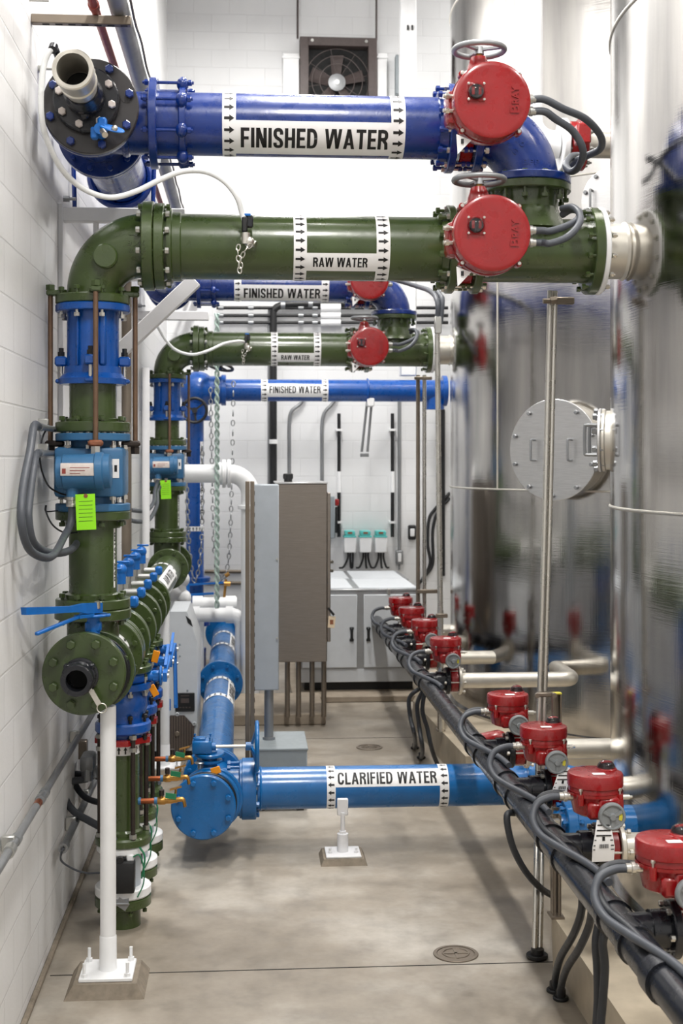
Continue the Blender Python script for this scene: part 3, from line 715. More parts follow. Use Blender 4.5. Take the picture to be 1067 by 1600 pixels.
# big actuated butterfly valves
def big_valve(zc, lb, lb2, grp):
    xv = 1.002; t = thing('actuated_valve', lb, 'valve', (xv, Y0, zc-.2), grp, lb2)
    wf = MB().disc((xv, Y0, zc), (1, 0, 0), .172, .06, 0, .006, 56).build('wafer_body', 'red', t)
    bolts(wf, (xv, Y0, zc), (1, 0, 0), .1835, 12, .16, .014, .0, 'bright', .5, 'stud')
    b = MB(); b.cyl((xv, Y0-.15, zc), (xv, Y0-.27, zc), .055); b.disc((xv+.0, Y0-.275, zc), (0, 1, 0), .095, .02); b.build('stem_neck', 'red', t)
    yc = Y0-.5; xc = X(768, yc-.06); zc2 = zc-.02
    b = MB(); b.lathe([(.21, 0), (.21, .10), (.17, .135), (.10, .148), (.03, .152), (.03, .168), (.0, .168), (0, .1)], (xc, yc, zc2), (0, 1, 0), 56)
    b.box((xc-.135, yc+.06, zc2-.01), (.09, .12, .15), bev=.025, seg=2)                     # gear case on the left
    b.lathe([(0, .03), (.02, .062), (.075, .05), (.12, .032), (.125, 0)], (xc-.03, yc+.06, zc2+.10), (-.05, 0, 1), 24)
    hb = b.build('housing', 'red', t)
    b = MB(); b.lathe([(-.002, .164), (-.075, .164), (-.083, .161), (-.0865, .154), (-.088, .140), (-.088, 0)], (xc, yc, zc2), (0, 1, 0), 64)
    for k in range(4):
        a = R_(45+90*k); b.cyl((xc+.172*math.cos(a), yc+.01, zc2+.172*math.sin(a)), (xc+.172*math.cos(a), yc-.03, zc2+.172*math.sin(a)), .014, 14)
    cap = b.build('cap', 'red', t)
    me = bolt_mesh(.045, .009, 0, 'bright')
    off = chain_loc(cap)
    for k in range(4):
        a = R_(45+90*k); o = bpy.data.objects.new('cap_screw', me); COL.objects.link(o); o.parent = cap
        o.location = Vector((xc+.172*math.cos(a), yc-.015, zc2+.172*math.sin(a)))-off; o.rotation_euler = (PI/2, 0, 0)
    dc = Vector((xc-.072, yc-.088, zc2+.028))
    b = MB(); b.box(dc+Vector((0, -.002, 0)), (.078, .006, .078), bev=.003); b.build('indicator_plate', 'red', t)
    b = MB(); b.sphere(dc+Vector((0, -.004, 0)), .038, (0, -1, 0), 28, 10, 0, 90, .8); b.build('indicator_dome', 'dome', t)
    b = MB(); b.cyl(dc+Vector((0, -.004, 0)), dc+Vector((0, -.016, 0)), .026, 20); b.mat(1)
    for s in (-1, 1): b.box(dc+Vector((.013*s, -.0165, .002)), (.011, .003, .03))
    b.build('indicator', ['pvc', 'red'], t)
    for sx in (-1, 1):
        for sz in (-1, 1):
            o = bpy.data.objects.new('dome_screw', bolt_mesh(.012, .006, 0, 'bright')); COL.objects.link(o); o.parent = t
            o.location = dc+Vector((.033*sx, -.006, .033*sz))-chain_loc(t); o.rotation_euler = (PI/2, 0, 0)
    # raised maker's lettering on the cap, reading upward
    vs, fs = text2d('B', -.056, -.022, -.017, .021, .012); vs2, fs2 = text2d('RAY', -.018, .056, -.017, .014, .012)
    b = MB(); oc = Vector((xc+.094, yc-.0895, zc2+.0))
    for V, Fc in ((vs, fs), (vs2, fs2)):
        n0 = len(V); top = [oc+Vector((-c_, -.005, a)) for a, c_ in V]; bot = [q_+Vector((0, .008, 0)) for q_ in top]
        ed = {}
        for f_ in Fc:
            for i in range(len(f_)):
                e = (f_[i], f_[(i+1) % len(f_)])
                if (e[1], e[0]) in ed: ed.pop((e[1], e[0]))
                else: ed[e] = 1
        b.add(top, Fc); b.add(top+bot, [(i, j, n0+j, n0+i) for i, j in ed])
    b.build('lettering', 'red', cap, 20)
    # handwheel
    hc = Vector((xc-.032, yc+.06, zc2+.252))
    b = MB(); b.torus(hc, (0, 0, 1), .108, .0125, 48, 12); b.lathe([(-.02, 0), (-.02, .022), (.012, .018), (.012, 0)], hc, (0, 0, 1), 20)
    for k in range(3):
        a = R_(100+120*k); b.bar(hc, hc+Vector((.1*math.cos(a), .1*math.sin(a), .004)), .02, .01)
    b.build('handwheel', 'dull', t)
    MB().cyl(hc+Vector((0, 0, -.05)), hc+Vector((0, 0, -.01)), .014, 14).build('wheel_stem', 'brass', t)
    for k in (0, 1):
        z = zc2+.026-.052*k
        b = MB(); b.lathe([(.13, 0), (.13, .017), (.172, .017), (.174, .021), (.186, .021), (.188, .017), (.2, .017), (.2, .012)], (xc, yc-.005, z), (1, 0, 0), 16); b.build('conduit_fitting', 'steel', t)
    for k in (0, 1):
        z = zc2+.03-.062*k
        b = MB(); b.cyl((xc-.15, yc-.01, z), (xc-.2, yc-.015, z), .009, 12); b.cyl((xc-.175, yc-.012, z), (xc-.19, yc-.014, z), .014, 6); b.build('stop_screw', 'bright', t)
    q_ = Vector((xc-.12, yc-.03, zc2-.17))
    b = MB(); b.add([q_+Vector((-.025, 0, .035)), q_+Vector((.04, .01, .012)), q_+Vector((-.02, .0, -.05)), q_+Vector((-.025, .0035, .035)), q_+Vector((.04, .0135, .012)), q_+Vector((-.02, .0035, -.05))], [(0, 1, 2), (3, 5, 4), (0, 3, 4, 1), (1, 4, 5, 2), (2, 5, 3, 0)])
    b.mat(1); b.box(q_+Vector((0, -.002, .005)), (.012, .002, .02)); b.build('hang_tag', ['tag', 'ink'], t)
    return xc, yc, zc2
A1 = big_valve(ZF, 'red actuated valve with grey handwheel on the nearest FINISHED WATER pipe', 'red actuated valve on the farther FINISHED WATER pipe, half hidden by the green pipe', 'large actuated valves')
A2 = big_valve(ZR, 'red actuated valve with grey handwheel on the nearer RAW WATER pipe', 'red actuated valve on the farther RAW WATER pipe', 'large actuated valves')
# flexible conduits of the two big actuators
def at(px, py, y): return P(px, py, y)
fx = A1[0]+.2
b = MB(); b.tube([(fx-.02, A1[1]-.005, A1[2]+.026), (fx+.04, A1[1]-.005, A1[2]+.026), at(880, 170, 5.62), at(915, 186, 5.7), at(938, 212, 5.8), at(938, 232, 5.9), at(918, 243, 6.0), at(900, 252, 6.1), at(886, 268, 6.2), at(878, 280, 6.33)], .0165, 12); single(b, 'flexible_conduit', 'rubber', 'grey flexible conduit, the larger loop right of the topmost red valve', 'conduit', 'flexible conduits at the large valves')
b = MB(); b.tube([(fx-.02, A1[1]-.005, A1[2]-.026), (fx+.04, A1[1]-.005, A1[2]-.026), at(868, 186, 5.62), at(895, 205, 5.66), at(911, 235, 5.7), at(904, 260, 5.8), at(892, 268, 5.9), at(884, 258, 6.0), at(892, 245, 6.1), at(903, 243, 6.2)], .0165, 12); single(b, 'flexible_conduit', 'rubber', 'grey flexible conduit, the smaller loop right of the topmost red valve', 'conduit', 'flexible conduits at the large valves')
b = MB(); b.tube([(fx-.02, A2[1]-.005, A2[2]+.026), (fx+.03, A2[1]-.005, A2[2]+.026), at(860, 361, 5.6), at(885, 353, 5.68), at(902, 343, 5.74), at(905, 331, 5.82), at(892, 328, 5.88), at(878, 336, 5.93)], .0155, 12); single(b, 'flexible_conduit', 'rubber', 'upper grey flexible conduit looping right of the red valve on the nearer RAW WATER pipe', 'conduit', 'flexible conduits at the large valves', 'upper grey flexible conduit right of the red valve on the farther RAW WATER pipe')
b = MB(); b.tube([(fx-.02, A2[1]-.005, A2[2]-.026), (fx+.03, A2[1]-.005, A2[2]-.026), at(860, 380, 5.56), at(885, 371, 5.6), at(903, 353, 5.64), at(906, 336, 5.74), at(895, 324, 5.82), at(878, 326, 5.9)], .0155, 12); single(b, 'flexible_conduit', 'rubber', 'lower grey flexible conduit looping right of the red valve on the nearer RAW WATER pipe', 'conduit', 'flexible conduits at the large valves', 'lower grey flexible conduit right of the red valve on the farther RAW WATER pipe')
# sampling tap with a chain on the raw water pipe
t = thing('sampling_tap', 'small steel ball valve with a dangling chain on the nearer RAW WATER pipe', 'valve', at(384, 372, 5.93), 'sampling taps', 'small steel ball valve with a dangling chain on the farther RAW WATER pipe')
c = Vector(t.location)
b = MB(); b.cyl(c+Vector((.0, .06, -.005)), c+Vector((.0, -.02, -.005)), .022); b.cyl(c+Vector((0, -.02, -.03)), c+Vector((0, -.02, .02)), .02, 16); b.sphere(c+Vector((.015, -.02, -.02)), .024); b.cyl(c+Vector((.02, 0, -.02)), c+Vector((.045, -.01, -.03)), .016); b.build('body', 'bright', t)
b = MB(); b.box(c+Vector((-.005, -.03, .055)), (.026, .03, .07), bev=.006); b.build('barb', 'black', t)
b = MB(); b.box(c+Vector((.018, -.02, .07)), (.03, .025, .055), bev=.006); b.build('handle', 'pvc', t)
b = MB(); b.box(c+Vector((.005, -.028, .098)), (.035, .02, .012), bev=.003); b.build('grip', 'lever', t)
def chain(b, pts, ln=.022, r=.0025):
    pts = smooth(pts, 12); acc = 0; k = 0
    for i in range(1, len(pts)):
        a, d = pts[i-1], pts[i]; acc += (d-a).length
        if acc >= ln*.75:
            acc = 0; k += 1; ax = (d-a).normalized(); u, v, _ = basis(ax); n = u if k % 2 else v; s_ = ax.cross(n)
            b.sweep([a+ax*(ln*.5*math.cos(q_))+s_*(ln*.3*math.sin(q_)) for q_ in [2*PI*j/10 for j in range(11)]], r, 6, False)
b = MB(); chain(b, [c+Vector((-.03, -.04, -.03)), c+Vector((-.035, -.045, -.07)), c+Vector((-.03, -.045, -.12)), c+Vector((-.026, -.045, -.165))], .03, .003)
chain(b, [c+Vector((.03, -.035, -.03)), c+Vector((.0, -.05, -.06)), c+Vector((-.02, -.045, -.10)), c+Vector((-.024, -.045, -.15))], .03, .003); b.build('chain', 'bright', t)
# clear hose
b = MB(); b.tube([at(84, 76, 5.62), at(76, 82, 5.6), at(68, 105, 5.6), at(64, 150, 5.6), at(66, 190, 5.6), at(76, 225, 5.62), at(95, 262, 5.68), at(120, 288, 5.75), at(150, 304, 5.8), at(180, 308, 5.82), at(215, 298, 5.83), at(250, 281, 5.84), at(285, 268, 5.85), at(320, 268, 5.86), at(350, 283, 5.87), at(370, 308, 5.88), at(378, 333, 5.9), c+Vector((-.005, -.03, .07))], .0125, 12)
single(b, 'sample_hose', 'hose', 'milky hose looping from the top left blind flange to the nearer sampling tap', 'hose')
b = MB(); b.cyl(at(84, 72, 5.62), at(95, 98, 5.72), .016, 14); b.cyl(at(84, 72, 5.62), at(82, 78, 5.6), .019, 14)
single(b, 'hose_barb', 'pvc', 'short black tube end above the hose adapter, where the milky hose starts', 'tube')
b = MB(); b.cyl((WX, 5.9, Z(107, WX, 5.9)), at(92, 108, 5.9), .006, 10); b.cyl((WX, 5.9, Z(107, WX, 5.9)), (WX+.02, 5.9, Z(107, WX, 5.9)), .018, 16)
single(b, 'wall_stud', 'steel', 'thin threaded rod sticking out of the wall beside the black flange', 'rod')
# ---------------------------------------------------------------- copies: the second set, farther back
for o, lb in SETS:
    c2 = copy_tree(o); c2.location = o.location+Vector((0, 5.6, 0)); c2['label'] = lb
# hose of the second set
b = MB(); c5 = c+Vector((0, 5.6, 0))
b.tube([at(243, 505, 11.2), at(258, 530, 11.2), at(275, 547, 11.22), at(300, 554, 11.25), at(325, 548, 11.3), at(350, 537, 11.38), at(372, 533, 11.42), c5+Vector((-.02, -.03, .03))], .0125, 10)
single(b, 'sample_hose', 'hose', 'milky hose hanging across the farther green elbow to the farther sampling tap', 'hose')
# ---------------------------------------------------------------- green manifold along the wall
XH, ZH = -.668, 1.372
XC = -.612                                                   # axis of the filter columns
CY = [6.62+.46*k for k in range(5)]
t = thing('pipe_manifold', 'green manifold of ringed tees running back along the left wall between the risers', 'pipe', (XH, 8.6, ZH-.15))
b = MB(); b.cyl((XH, 5.91, ZH), (XH, 11.95, ZH), .117, 56)
for y, zt in ((Y0, 1.61), (Y0+5.6, 1.61)): b.cyl((XV, y, ZH), (XV, y, zt), .117, 48)
b.build('barrel', 'green', t)
for y in (Y0, Y0+5.6): flange(t, (XV, y, 1.601), (0, 0, 1), .172, .046, 'green', 8, .144, .06, 0, .015, .016)
flange(t, (XH, 5.905, ZH), (0, 1, 0), .175, .035, 'green', 8, .146, .05, 0, .014, .01)
for y in [Y0+.29]+[CY[0]-.12]+[(CY[k]+CY[k+1])/2 for k in range(4)]+[CY[4]+.22, 11.3, 11.98]:
    f = MB(); f.disc((XH, y-.021, ZH), (0, 1, 0), .172, .034); f.disc((XH, y+.021, ZH), (0, 1, 0), .172, .034)
    f.disc((XH, y, ZH), (0, 1, 0), .16, .012); o = f.build('flange', 'green', t); bolts(o, (XH, y, ZH), (0, 1, 0), .146, 8, .08, .014, .008, 'green')
for y in CY[:3]:
    b = MB(); b.cyl((XC, y, ZH-.02), (XC, y, 1.27), .092, 40); o = b.build('branch', 'green', t)
    flange(o, (XC, y, 1.268), (0, 0, 1), .14, .032, 'green', 8, .12, .05, 0, .013, .008)
pipe_label(t, fmY(XH, ZH), .117, None, [(6.28, 6.36)], aspan=(-60, 120))
pipe_label(t, fmY(XH, ZH), .117, (9.2, 10.4, 10, 60), [(9.1, 9.2), (10.4, 10.5)], 'RAW WATER', (9.4, 10.2, 20, 50), aspan=(-60, 120))
# wafer valve with a long lever between the first tee and the blind flange
t = thing('lever_valve', 'green wafer valve with a long bright blue lever pointing to the wall', 'valve', (XH, 5.84, ZH-.15))
b = MB(); b.disc((XH, 5.84, ZH), (0, 1, 0), .15, .055, 0); b.mat(1); b.disc((XH, 5.872, ZH), (0, 1, 0), .158, .012); b.disc((XH, 5.808, ZH), (0, 1, 0), .158, .012); b.build('wafer_body', ['lever', 'black'], t)
b = MB(); b.cyl((XH, 5.84, ZH+.13), (XH, 5.84, ZH+.25), .028, 24); b.box((XH, 5.84, ZH+.20), (.07, .05, .05), bev=.01); b.build('stem_neck', 'lever', t)
zl = ZH+.262
b = MB(); b.disc((XH, 5.835, zl-.012), (0, 0, 1), .065, .012); b.box((XH+.045, 5.83, zl-.012), (.06, .035, .012), bev=.004); b.build('notch_plate', 'lever', t)
p0, p1 = Vector((XH+.02, 5.83, zl+.02)), Vector((-.885, 5.36, zl+.062))
dr = (p1-p0).normalized(); sd = dr.cross(Vector((0, 0, 1)))
b = MB(); b.prism([(-.02, -.022), (.10, -.022), (.16, -.014), (.53, -.016), (.535, .014), (.2, .012), (.10, .022), (-.02, .022)], p0-sd*.012, dr, Vector((0, 0, 1)), .026); b.build('lever', 'lever', t)
b = MB(); b.bar(p0+dr*.15+Vector((0, 0, -.035)), p0+dr*.45+Vector((0, 0, -.095)), .018, .014, bev=.003); b.bar(p0+dr*.05+Vector((0, 0, -.03)), p0+dr*.16+Vector((0, 0, -.035)), .03, .014); b.build('squeeze_grip', 'lever', t)
b = MB(); b.cyl(p0+Vector((0, -.012, .0)), p0+Vector((0, -.018, .03)), .012, 12); b.build('pivot_nut', 'bright', t)
# front blind flange with hose coupling
yb = 5.765; xb_, zb_ = X(131, yb-.02), Z(1053, X(131, yb), yb-.02)
t = thing('blind_flange', 'green blind flange with a black hose coupling at the front end of the manifold', 'flange', (xb_, yb, zb_-.2))
pl = MB().disc((xb_, yb, zb_), (0, 1, 0), .178, .045, 0, .005, 72).build('plate', 'green', t)
for k in range(8):
    a = R_(22.5+45*k); o = bpy.data.objects.new('bolt', bolt_mesh(.06, .021, 0, 'green')); COL.objects.link(o); o.parent = pl
    o.location = Vector((xb_+.138*math.cos(a), yb, zb_+.138*math.sin(a)))-chain_loc(pl); o.rotation_euler = (PI/2, 0, 0)
xs, zs = X(124, 5.7), Z(1058, X(124, 5.7), 5.7)
b = MB(); b.lathe([(.02, .06), (.02, .078), (-.02, .078), (-.022, .07), (-.06, .07), (-.065, .064), (-.12, .064), (-.123, .068), (-.135, .068), (-.14, .063), (-.14, .045), (0, .045)], (xs, 5.74, zs), (0, 1, 0), 48)
for s in (-1, 1): b.box((xs+s*.05, 5.70, zs+.045), (.03, .05, .028), bev=.006)
cp = b.build('hose_coupling', 'pvc', t); MB().disc((xs, 5.72, zs), (0, 1, 0), .05, .01).build('bore', 'dark', cp)
b = MB(); b.bar((xs+.05, 5.69, zs-.055), (xs+.085, 5.685, zs-.115), .022, .006, (0, -1, 0)); b.tube([(xs+.045, 5.69, zs-.045), (xs+.05, 5.69, zs-.055)], .007, 8, 4)
b.sweep([(xs+.096+.02*math.cos(2*PI*j/16), 5.684, zs-.13+.02*math.sin(2*PI*j/16)) for j in range(17)], .0025, 6, False); b.build('cam_arm', 'nozzle', t)
# white support posts
def post(x, y, top, lb, lift=.055):
    t = thing('support_post', lb, 'post', (x, y, 0), 'white pipe support posts')
    b = MB(); b.add([(x-.17, y-.17, 0), (x+.17, y-.17, 0), (x+.17, y+.17, 0), (x-.17, y+.17, 0), (x-.135, y-.135, lift), (x+.135, y-.135, lift), (x+.135, y+.135, lift), (x-.135, y+.135, lift)],
        [(3, 2, 1, 0), (4, 5, 6, 7), (0, 1, 5, 4), (1, 2, 6, 5), (2, 3, 7, 6), (3, 0, 4, 7)]); b.build('grout_pad', 'mortar', t)
    MB().box((x, y, lift+.008), (.23, .23, .016), bev=.003).build('base_plate', 'white', t)
    b = MB(); b.cyl((x, y, lift+.015), (x, y, top), .0345, 32); b.lathe([(lift+.016, .03), (lift+.016, .041), (lift+.028, .038), (lift+.16, .037), (lift+.165, .034)], (x, y, 0), (0, 0, 1), 32); b.build('column', 'white', t)
    for sx in (-1, 1):
        for sy in (-1, 1):
            b = MB(); q = (x+sx*.092, y+sy*.092); b.cyl((q[0], q[1], lift), (q[0], q[1], lift+.075), .0075, 10); b.lathe([(lift+.016, 0), (lift+.016, .015), (lift+.03, .015), (lift+.03, 0)], (q[0], q[1], 0), (0, 0, 1), 6); b.build('anchor_bolt', 'white', t)
post(-.607, 5.86, 1.222, 'white support post under the front end of the green manifold')
post(-.60, 9.75, 1.22, 'white support post farther back, behind the green filter columns')
# ---------------------------------------------------------------- filter columns
cols = ['first green filter column from the camera, with red ring and black sensor box, behind the white post', 'second green filter column from the camera, between the first and third taps',
        'third and farthest green filter column, with a lever hanging beside it']
t = thing('filter_column', cols[0], 'filter', (XC, CY[0], 0), 'filter columns under the manifold')
y = CY[0]
SR = .83
def L(prof, name, mat, par=None, seg=48):
    return MB().lathe([(h_, r_*SR) for h_, r_ in prof], (XC, y, 0), (0, 0, 1), seg).build(name, mat, par or t)
L([(1.205, 0), (1.205, .14), (1.215, .148), (1.24, .148), (1.25, .14), (1.25, 0)], 'wafer_valve', 'epoxy')
L([(1.17, 0), (1.17, .165), (1.20, .168), (1.203, 0)], 'flange', 'epoxy'); 
L([(1.17, .12), (1.15, .125), (1.12, .14), (1.08, .145), (1.05, .132), (1.03, .125), (1.0, .13)], 'reducer', 'epoxy')
f = L([(.955, 0), (.955, .155), (.965, .165), (1.0, .165), (1.01, .155), (1.01, 0)], 'flange', 'epoxy'); bolts(f, (XC, y, .985), (0, 0, 1), .142*SR, 8, .09, .014, .02, 'black')
bolts(t, (XC, y, 1.185), (0, 0, 1), .145*SR, 8, .06, .014, .014, 'steel')
L([(.955, .118), (.93, .122), (.91, .115)], 'neck', 'epoxy')
b = MB(); pl = []
for k in range(24):
    a = 2*PI*k/24; r_ = SR*(.168 if k % 6 in (0, 1, 5) else .135); pl.append((r_*math.cos(a), r_*math.sin(a)))
b.prism(pl, (XC, y, .905), (1, 0, 0), (0, 1, 0), .028); b.build('retainer_ring', 'red', t)
L([(.42, 0), (.42, .098), (.93, .098), (.93, 0)], 'barrel', 'green')
pipe_label(t, fmZ(XC, y), .098*SR, None, [(.85, .90)], aspan=(-90, 90))
o = t.children[-1]
pipe_label(t, fmZ(XC, y), .098*SR, (.6, .85, -44, -36), (), 'RAW WATER', (.62, .83, -42.5, -37.5))
for k in range(4):
    a = R_(-62+90*k); p = (XC+.148*SR*math.cos(a), y+.148*SR*math.sin(a))
    r_ = MB().cyl((p[0], p[1], .43), (p[0], p[1], 1.0), .0115, 12).build('tie_rod', 'darkrod', t)
    for z in (.885, .945, .462): MB().lathe([(z-.01, 0), (z-.01, .02), (z+.01, .02), (z+.01, 0)], (p[0], p[1], 0), (0, 0, 1), 6).build('nut', 'steel', r_)
L([(.405, 0), (.405, .155), (.41, .165), (.44, .165), (.45, .155), (.452, 0)], 'flange', 'green'); L([(.45, .115), (.47, .115), (.48, .1)], 'hub', 'green')
L([(.37, 0), (.37, .150), (.376, .156), (.40, .156), (.405, .15), (.405, 0)], 'sensor_flange', 'white')
L([(.2, .105), (.37, .105)], 'sensor_body', 'grey')
b = MB(); b.box((XC+.005, y-.125, .275), (.128, .07, .155), bev=.012, seg=2); b.cyl((XC, y-.16, .362), (XC, y-.135, .362), .016); sb = b.build('sensor_box', 'black', t)
b = MB(); b.box((XC+.045, y-.115, .36), (.035, .03, .04), bev=.006); b.build('cable_gland', 'white', sb)
L([(.152, 0), (.152, .158), (.16, .166), (.195, .166), (.2, .16), (.2, 0)], 'sensor_flange', 'white')
f = L([(.10, 0), (.10, .155), (.105, .166), (.145, .166), (.15, .155), (.15, 0)], 'flange', 'green'); bolts(f, (XC, y, .125), (0, 0, 1), .143*SR, 8, .07, .012, .012, 'green')
L([(0, 0), (0, .104), (.11, .104), (.11, 0)], 'base_pipe', 'green')
b = MB(); b.tube([(XC+.06, y-.13, .37), (XC+.09, y-.135, .38), (XC+.11, y-.13, .32), (XC+.11, y-.125, .24), (XC+.08, y-.12, .17)], .0035, 6, 5); b.tube([(XC+.09, y-.11, .41), (XC+.115, y-.11, .36), (XC+.10, y-.115, .26)], .005, 6, 5); b.build('ground_wire', 'greenwire', t)
b = MB(); b.box((XC-.01, y-.135, .162), (.1, .06, .012), Quaternion((1, 0, 0), .5)); b.box((XC+.01, y-.155, .15), (.06, .004, .04), Quaternion((0, 1, 0), .6)); b.build('foil_tag', 'dull', t)
base = t
fc = [t]
for k in range(1, 3):
    c2 = copy_tree(base); c2.location = (XC, CY[k], 0); c2['label'] = cols[k]; fc.append(c2)
# lever handles of the column valves
def col_lever(y, kind, lb):
    t = thing('valve_lever', lb, 'lever', (XC+.16, y, 1.2275), 'blue valve levers')
    b = MB(); b.cyl((XC+.12, y, 1.2275), (XC+.185, y, 1.2275), .026, 20); b.disc((XC+.185, y, 1.2275), (1, 0, 0), .05, .012); b.box((XC+.165, y, 1.2275), (.05, .05, .05), bev=.008); b.build('stem_neck', 'lever', t)
    o = Vector((XC+.205, y, 1.2275))
    if kind == 'down':
        dr, up = Vector((0.02, 0, -1)).normalized(), Vector((0, -1, 0))
    else:
        dr, up = Vector((0, 1, .12)).normalized(), Vector((0, 0, 1))
    n = dr.cross(up).normalized()
    b = MB(); b.prism([(-.03, -.022), (.1, -.022), (.13, -.013), (.33, -.015), (.33, .015), (.15, .013), (.1, .022), (-.03, .022)], o-n*.01, dr, up, .022); b.build('lever', 'lever', t)
    b = MB(); b.bar(o+dr*.05+up*.035-n*.0, o+dr*.3+up*.075, .014, .012); b.build('squeeze_grip', 'lever', t)
    b = MB(); b.cyl(o-Vector((.02, 0, 0)), o+Vector((.02, 0, 0)), .012, 12); b.cyl(o+dr*.08-Vector((.02, 0, 0)), o+dr*.08+Vector((.018, 0, 0)), .008, 10); b.build('pivot_bolt', 'bright', t)
col_lever(CY[0], 'back', 'bright blue valve lever on the first filter column, pointing back')
col_lever(CY[1], 'back', 'bright blue valve lever on the second filter column, pointing back')
col_lever(CY[2], 'down', 'bright blue valve lever hanging straight down beside the white machine')
for px, py, y, lb in ((243, 1026, 6.95, 'upper orange tag hanging among the blue levers'), (240, 1079, 6.9, 'lower orange tag hanging among the blue levers')):
    p = P(px, py, y); b = MB(); b.box(p, (.035, .006, .062), Quaternion((0, 1, 0), .25 if py < 1050 else -.5), .002); single(b, 'hang_tag', 'orange', lb, 'tag', 'orange tags')
# brass hose taps
tl = ['lowest and nearest brass tap, with a green tag, on the first filter column', 'middle brass tap, between the lowest and the topmost one', 'topmost and farthest brass tap, next to the white machine']
t = thing('hose_tap', tl[0], 'tap', (XC+.075, CY[0], .61), 'brass hose taps')
x, y, z = XC+.075, CY[0]-.02, .612
b = MB(); b.cyl((x, y, z), (x+.022, y, z), .021, 16); b.build('plug', 'meter', t)
b = MB(); b.cyl((x+.02, y, z), (x+.13, y, z), .0155, 16); b.build('pipe_stub', 'copper', t)
MB().cyl((x+.128, y, z), (x+.152, y, z), .02, 12).build('union', 'meter', t)
b = MB(); b.lathe([(.15, 0), (.15, .018), (.175, .022), (.21, .022), (.22, .017), (.27, .017), (.29, .013), (.31, .013), (.31, 0)], (x, y, z), (1, 0, 0), 20)
b.tube([(x+.28, y, z), (x+.33, y, z+.006), (x+.36, y, z), (x+.372, y, z-.035)], .014, 12, 5); b.cyl((x+.29, y, z), (x+.30, y, z+.06), .01, 12); b.cyl((x+.185, y, z), (x+.185, y, z+.035), .014, 12); b.build('body', 'brass', t)
b = MB(); b.cyl((x+.187, y, z+.03), (x+.187, y, z+.06), .02, 12); b.build('valve_cap', 'darkrod', t)
b = MB(); b.bar((x+.25, y-.005, z+.06), (x+.345, y+.005, z+.075), .018, .008); b.build('handle', 'brass', t)
b = MB(); b.box((x+.26, y-.022, z+.03), (.085, .006, .03), Quaternion((0, 1, 0), .12)); b.build('tag', 'greenwire', t)
for ch in t.children: ch.scale = (.62, .9, .9)
for k in (1, 2):
    c2 = copy_tree(t); c2.location = Vector(t.location)+Vector((0, CY[k]-CY[0], 0)); c2['label'] = tl[k]
# blue air valves on top of the manifold
vl = ['nearest of the small blue air valves on top of the manifold', 'second small blue air valve from the camera on the manifold', 'middle one of the five small blue air valves on the manifold', 'fourth small blue air valve from the camera on the manifold', 'farthest of the small blue air valves on top of the manifold']
first = None
for k, y in enumerate(CY):
    if first is None:
        t = first = thing('air_valve', vl[0], 'valve', (XH, y, ZH+.11), 'small blue air valves')
        b = MB(); b.cyl((XH, y, ZH+.11), (XH, y, ZH+.33), .016, 14); b.cyl((XH, y, ZH+.19), (XH, y, ZH+.23), .026, 6); b.build('nipple', 'steel', t)
        b = MB(); b.sphere((XH, y, ZH+.345), .034); b.cyl((XH, y, ZH+.27), (XH, y, ZH+.33), .028, 16); b.build('float_body', 'lever', t)
        b = MB(); b.box((XH+.01, y, ZH+.385), (.075, .02, .012), bev=.004); b.cyl((XH, y, ZH+.36), (XH, y, ZH+.39), .01); b.build('lever', 'lever', t)
        b = MB(); b.cyl((XH+.02, y-.02, ZH+.225), (XH+.09, y-.02, ZH+.225), .02, 14); b.build('union', 'steel', t)
        b = MB(); b.box((XH+.11, y-.02, ZH+.225), (.045, .05, .055), bev=.01); b.build('side_valve', 'lever', t)
    else:
        c2 = copy_tree(first); c2.location = (XH, y, ZH+.11); c2['label'] = vl[k]
# ---------------------------------------------------------------- things along the left wall
def wy(px):      # depth where image column px meets the left wall surface
    k = (px-533.5)/F; return (WX+.03)*(CT-k*ST)/(k*CT+ST)
# flexible conduits of the near flow meter
pA, pB = P(62, 668, wy(62)), P(62, 708, wy(62))
def loopconduit(start, end, ctrl, lb):
    b = MB(); b.tube([start]+ctrl+[end], .0165, 12, 8); single(b, 'flexible_conduit', 'rubber', lb, 'conduit', 'flexible conduits at the flow meters')
ws = lambda px, py, o=.0: P(px, py, wy(px)-o)
t = thing('wall_conduit', 'pair of galvanized conduits on the left wall beside the nearer flow meter', 'conduit', ws(70, 690))
for py in (668, 708):
    yy = wy(45); zz = Z(py, WX+.05, 5.75); b = MB(); b.cyl((WX+.045, 5.62, zz), (WX+.045, 9.6, zz), .0135, 14); b.cyl((WX+.045, 5.62, zz), (WX+.045, 5.68, zz), .018, 14)
    o = b.build('conduit', 'dull', t); b = MB(); b.box((WX+.02, 5.9, zz+.025), (.05, .025, .035), bev=.004); b.build('clamp', 'steel', o)
z1, z2 = Z(668, WX+.05, 5.75), Z(708, WX+.05, 5.75)
loopconduit((WX+.045, 5.64, z1), PORT+Vector((0, 0, .02)), [(WX+.045, 5.50, z1), (WX+.052, 5.36, z1-.10), (WX+.05, 5.2, z1-.25), (WX+.055, 5.14, z1-.38), (WX+.075, 5.22, z1-.49), (WX+.125, 5.42, z1-.53), PORT+Vector((-.02, -.10, -.125)), PORT+Vector((-.004, -.015, -.07))], 'grey flexible conduit looping from the upper wall conduit under the nearer flow meter')
b = MB(); b.tube([(WX+.045, 5.64, z2), (WX+.045, 5.55, z2-.01), (WX+.05, 5.46, z2-.06), (WX+.052, 5.36, z2-.16), (WX+.055, 5.3, z2-.26), (WX+.07, 5.34, z2-.36), (WX+.11, 5.5, z2-.41), (WX+.15, 5.75, z2-.42), (WX+.15, 6.05, z2-.40), (WX+.1, 6.3, z2-.36)], .0165, 12, 8)
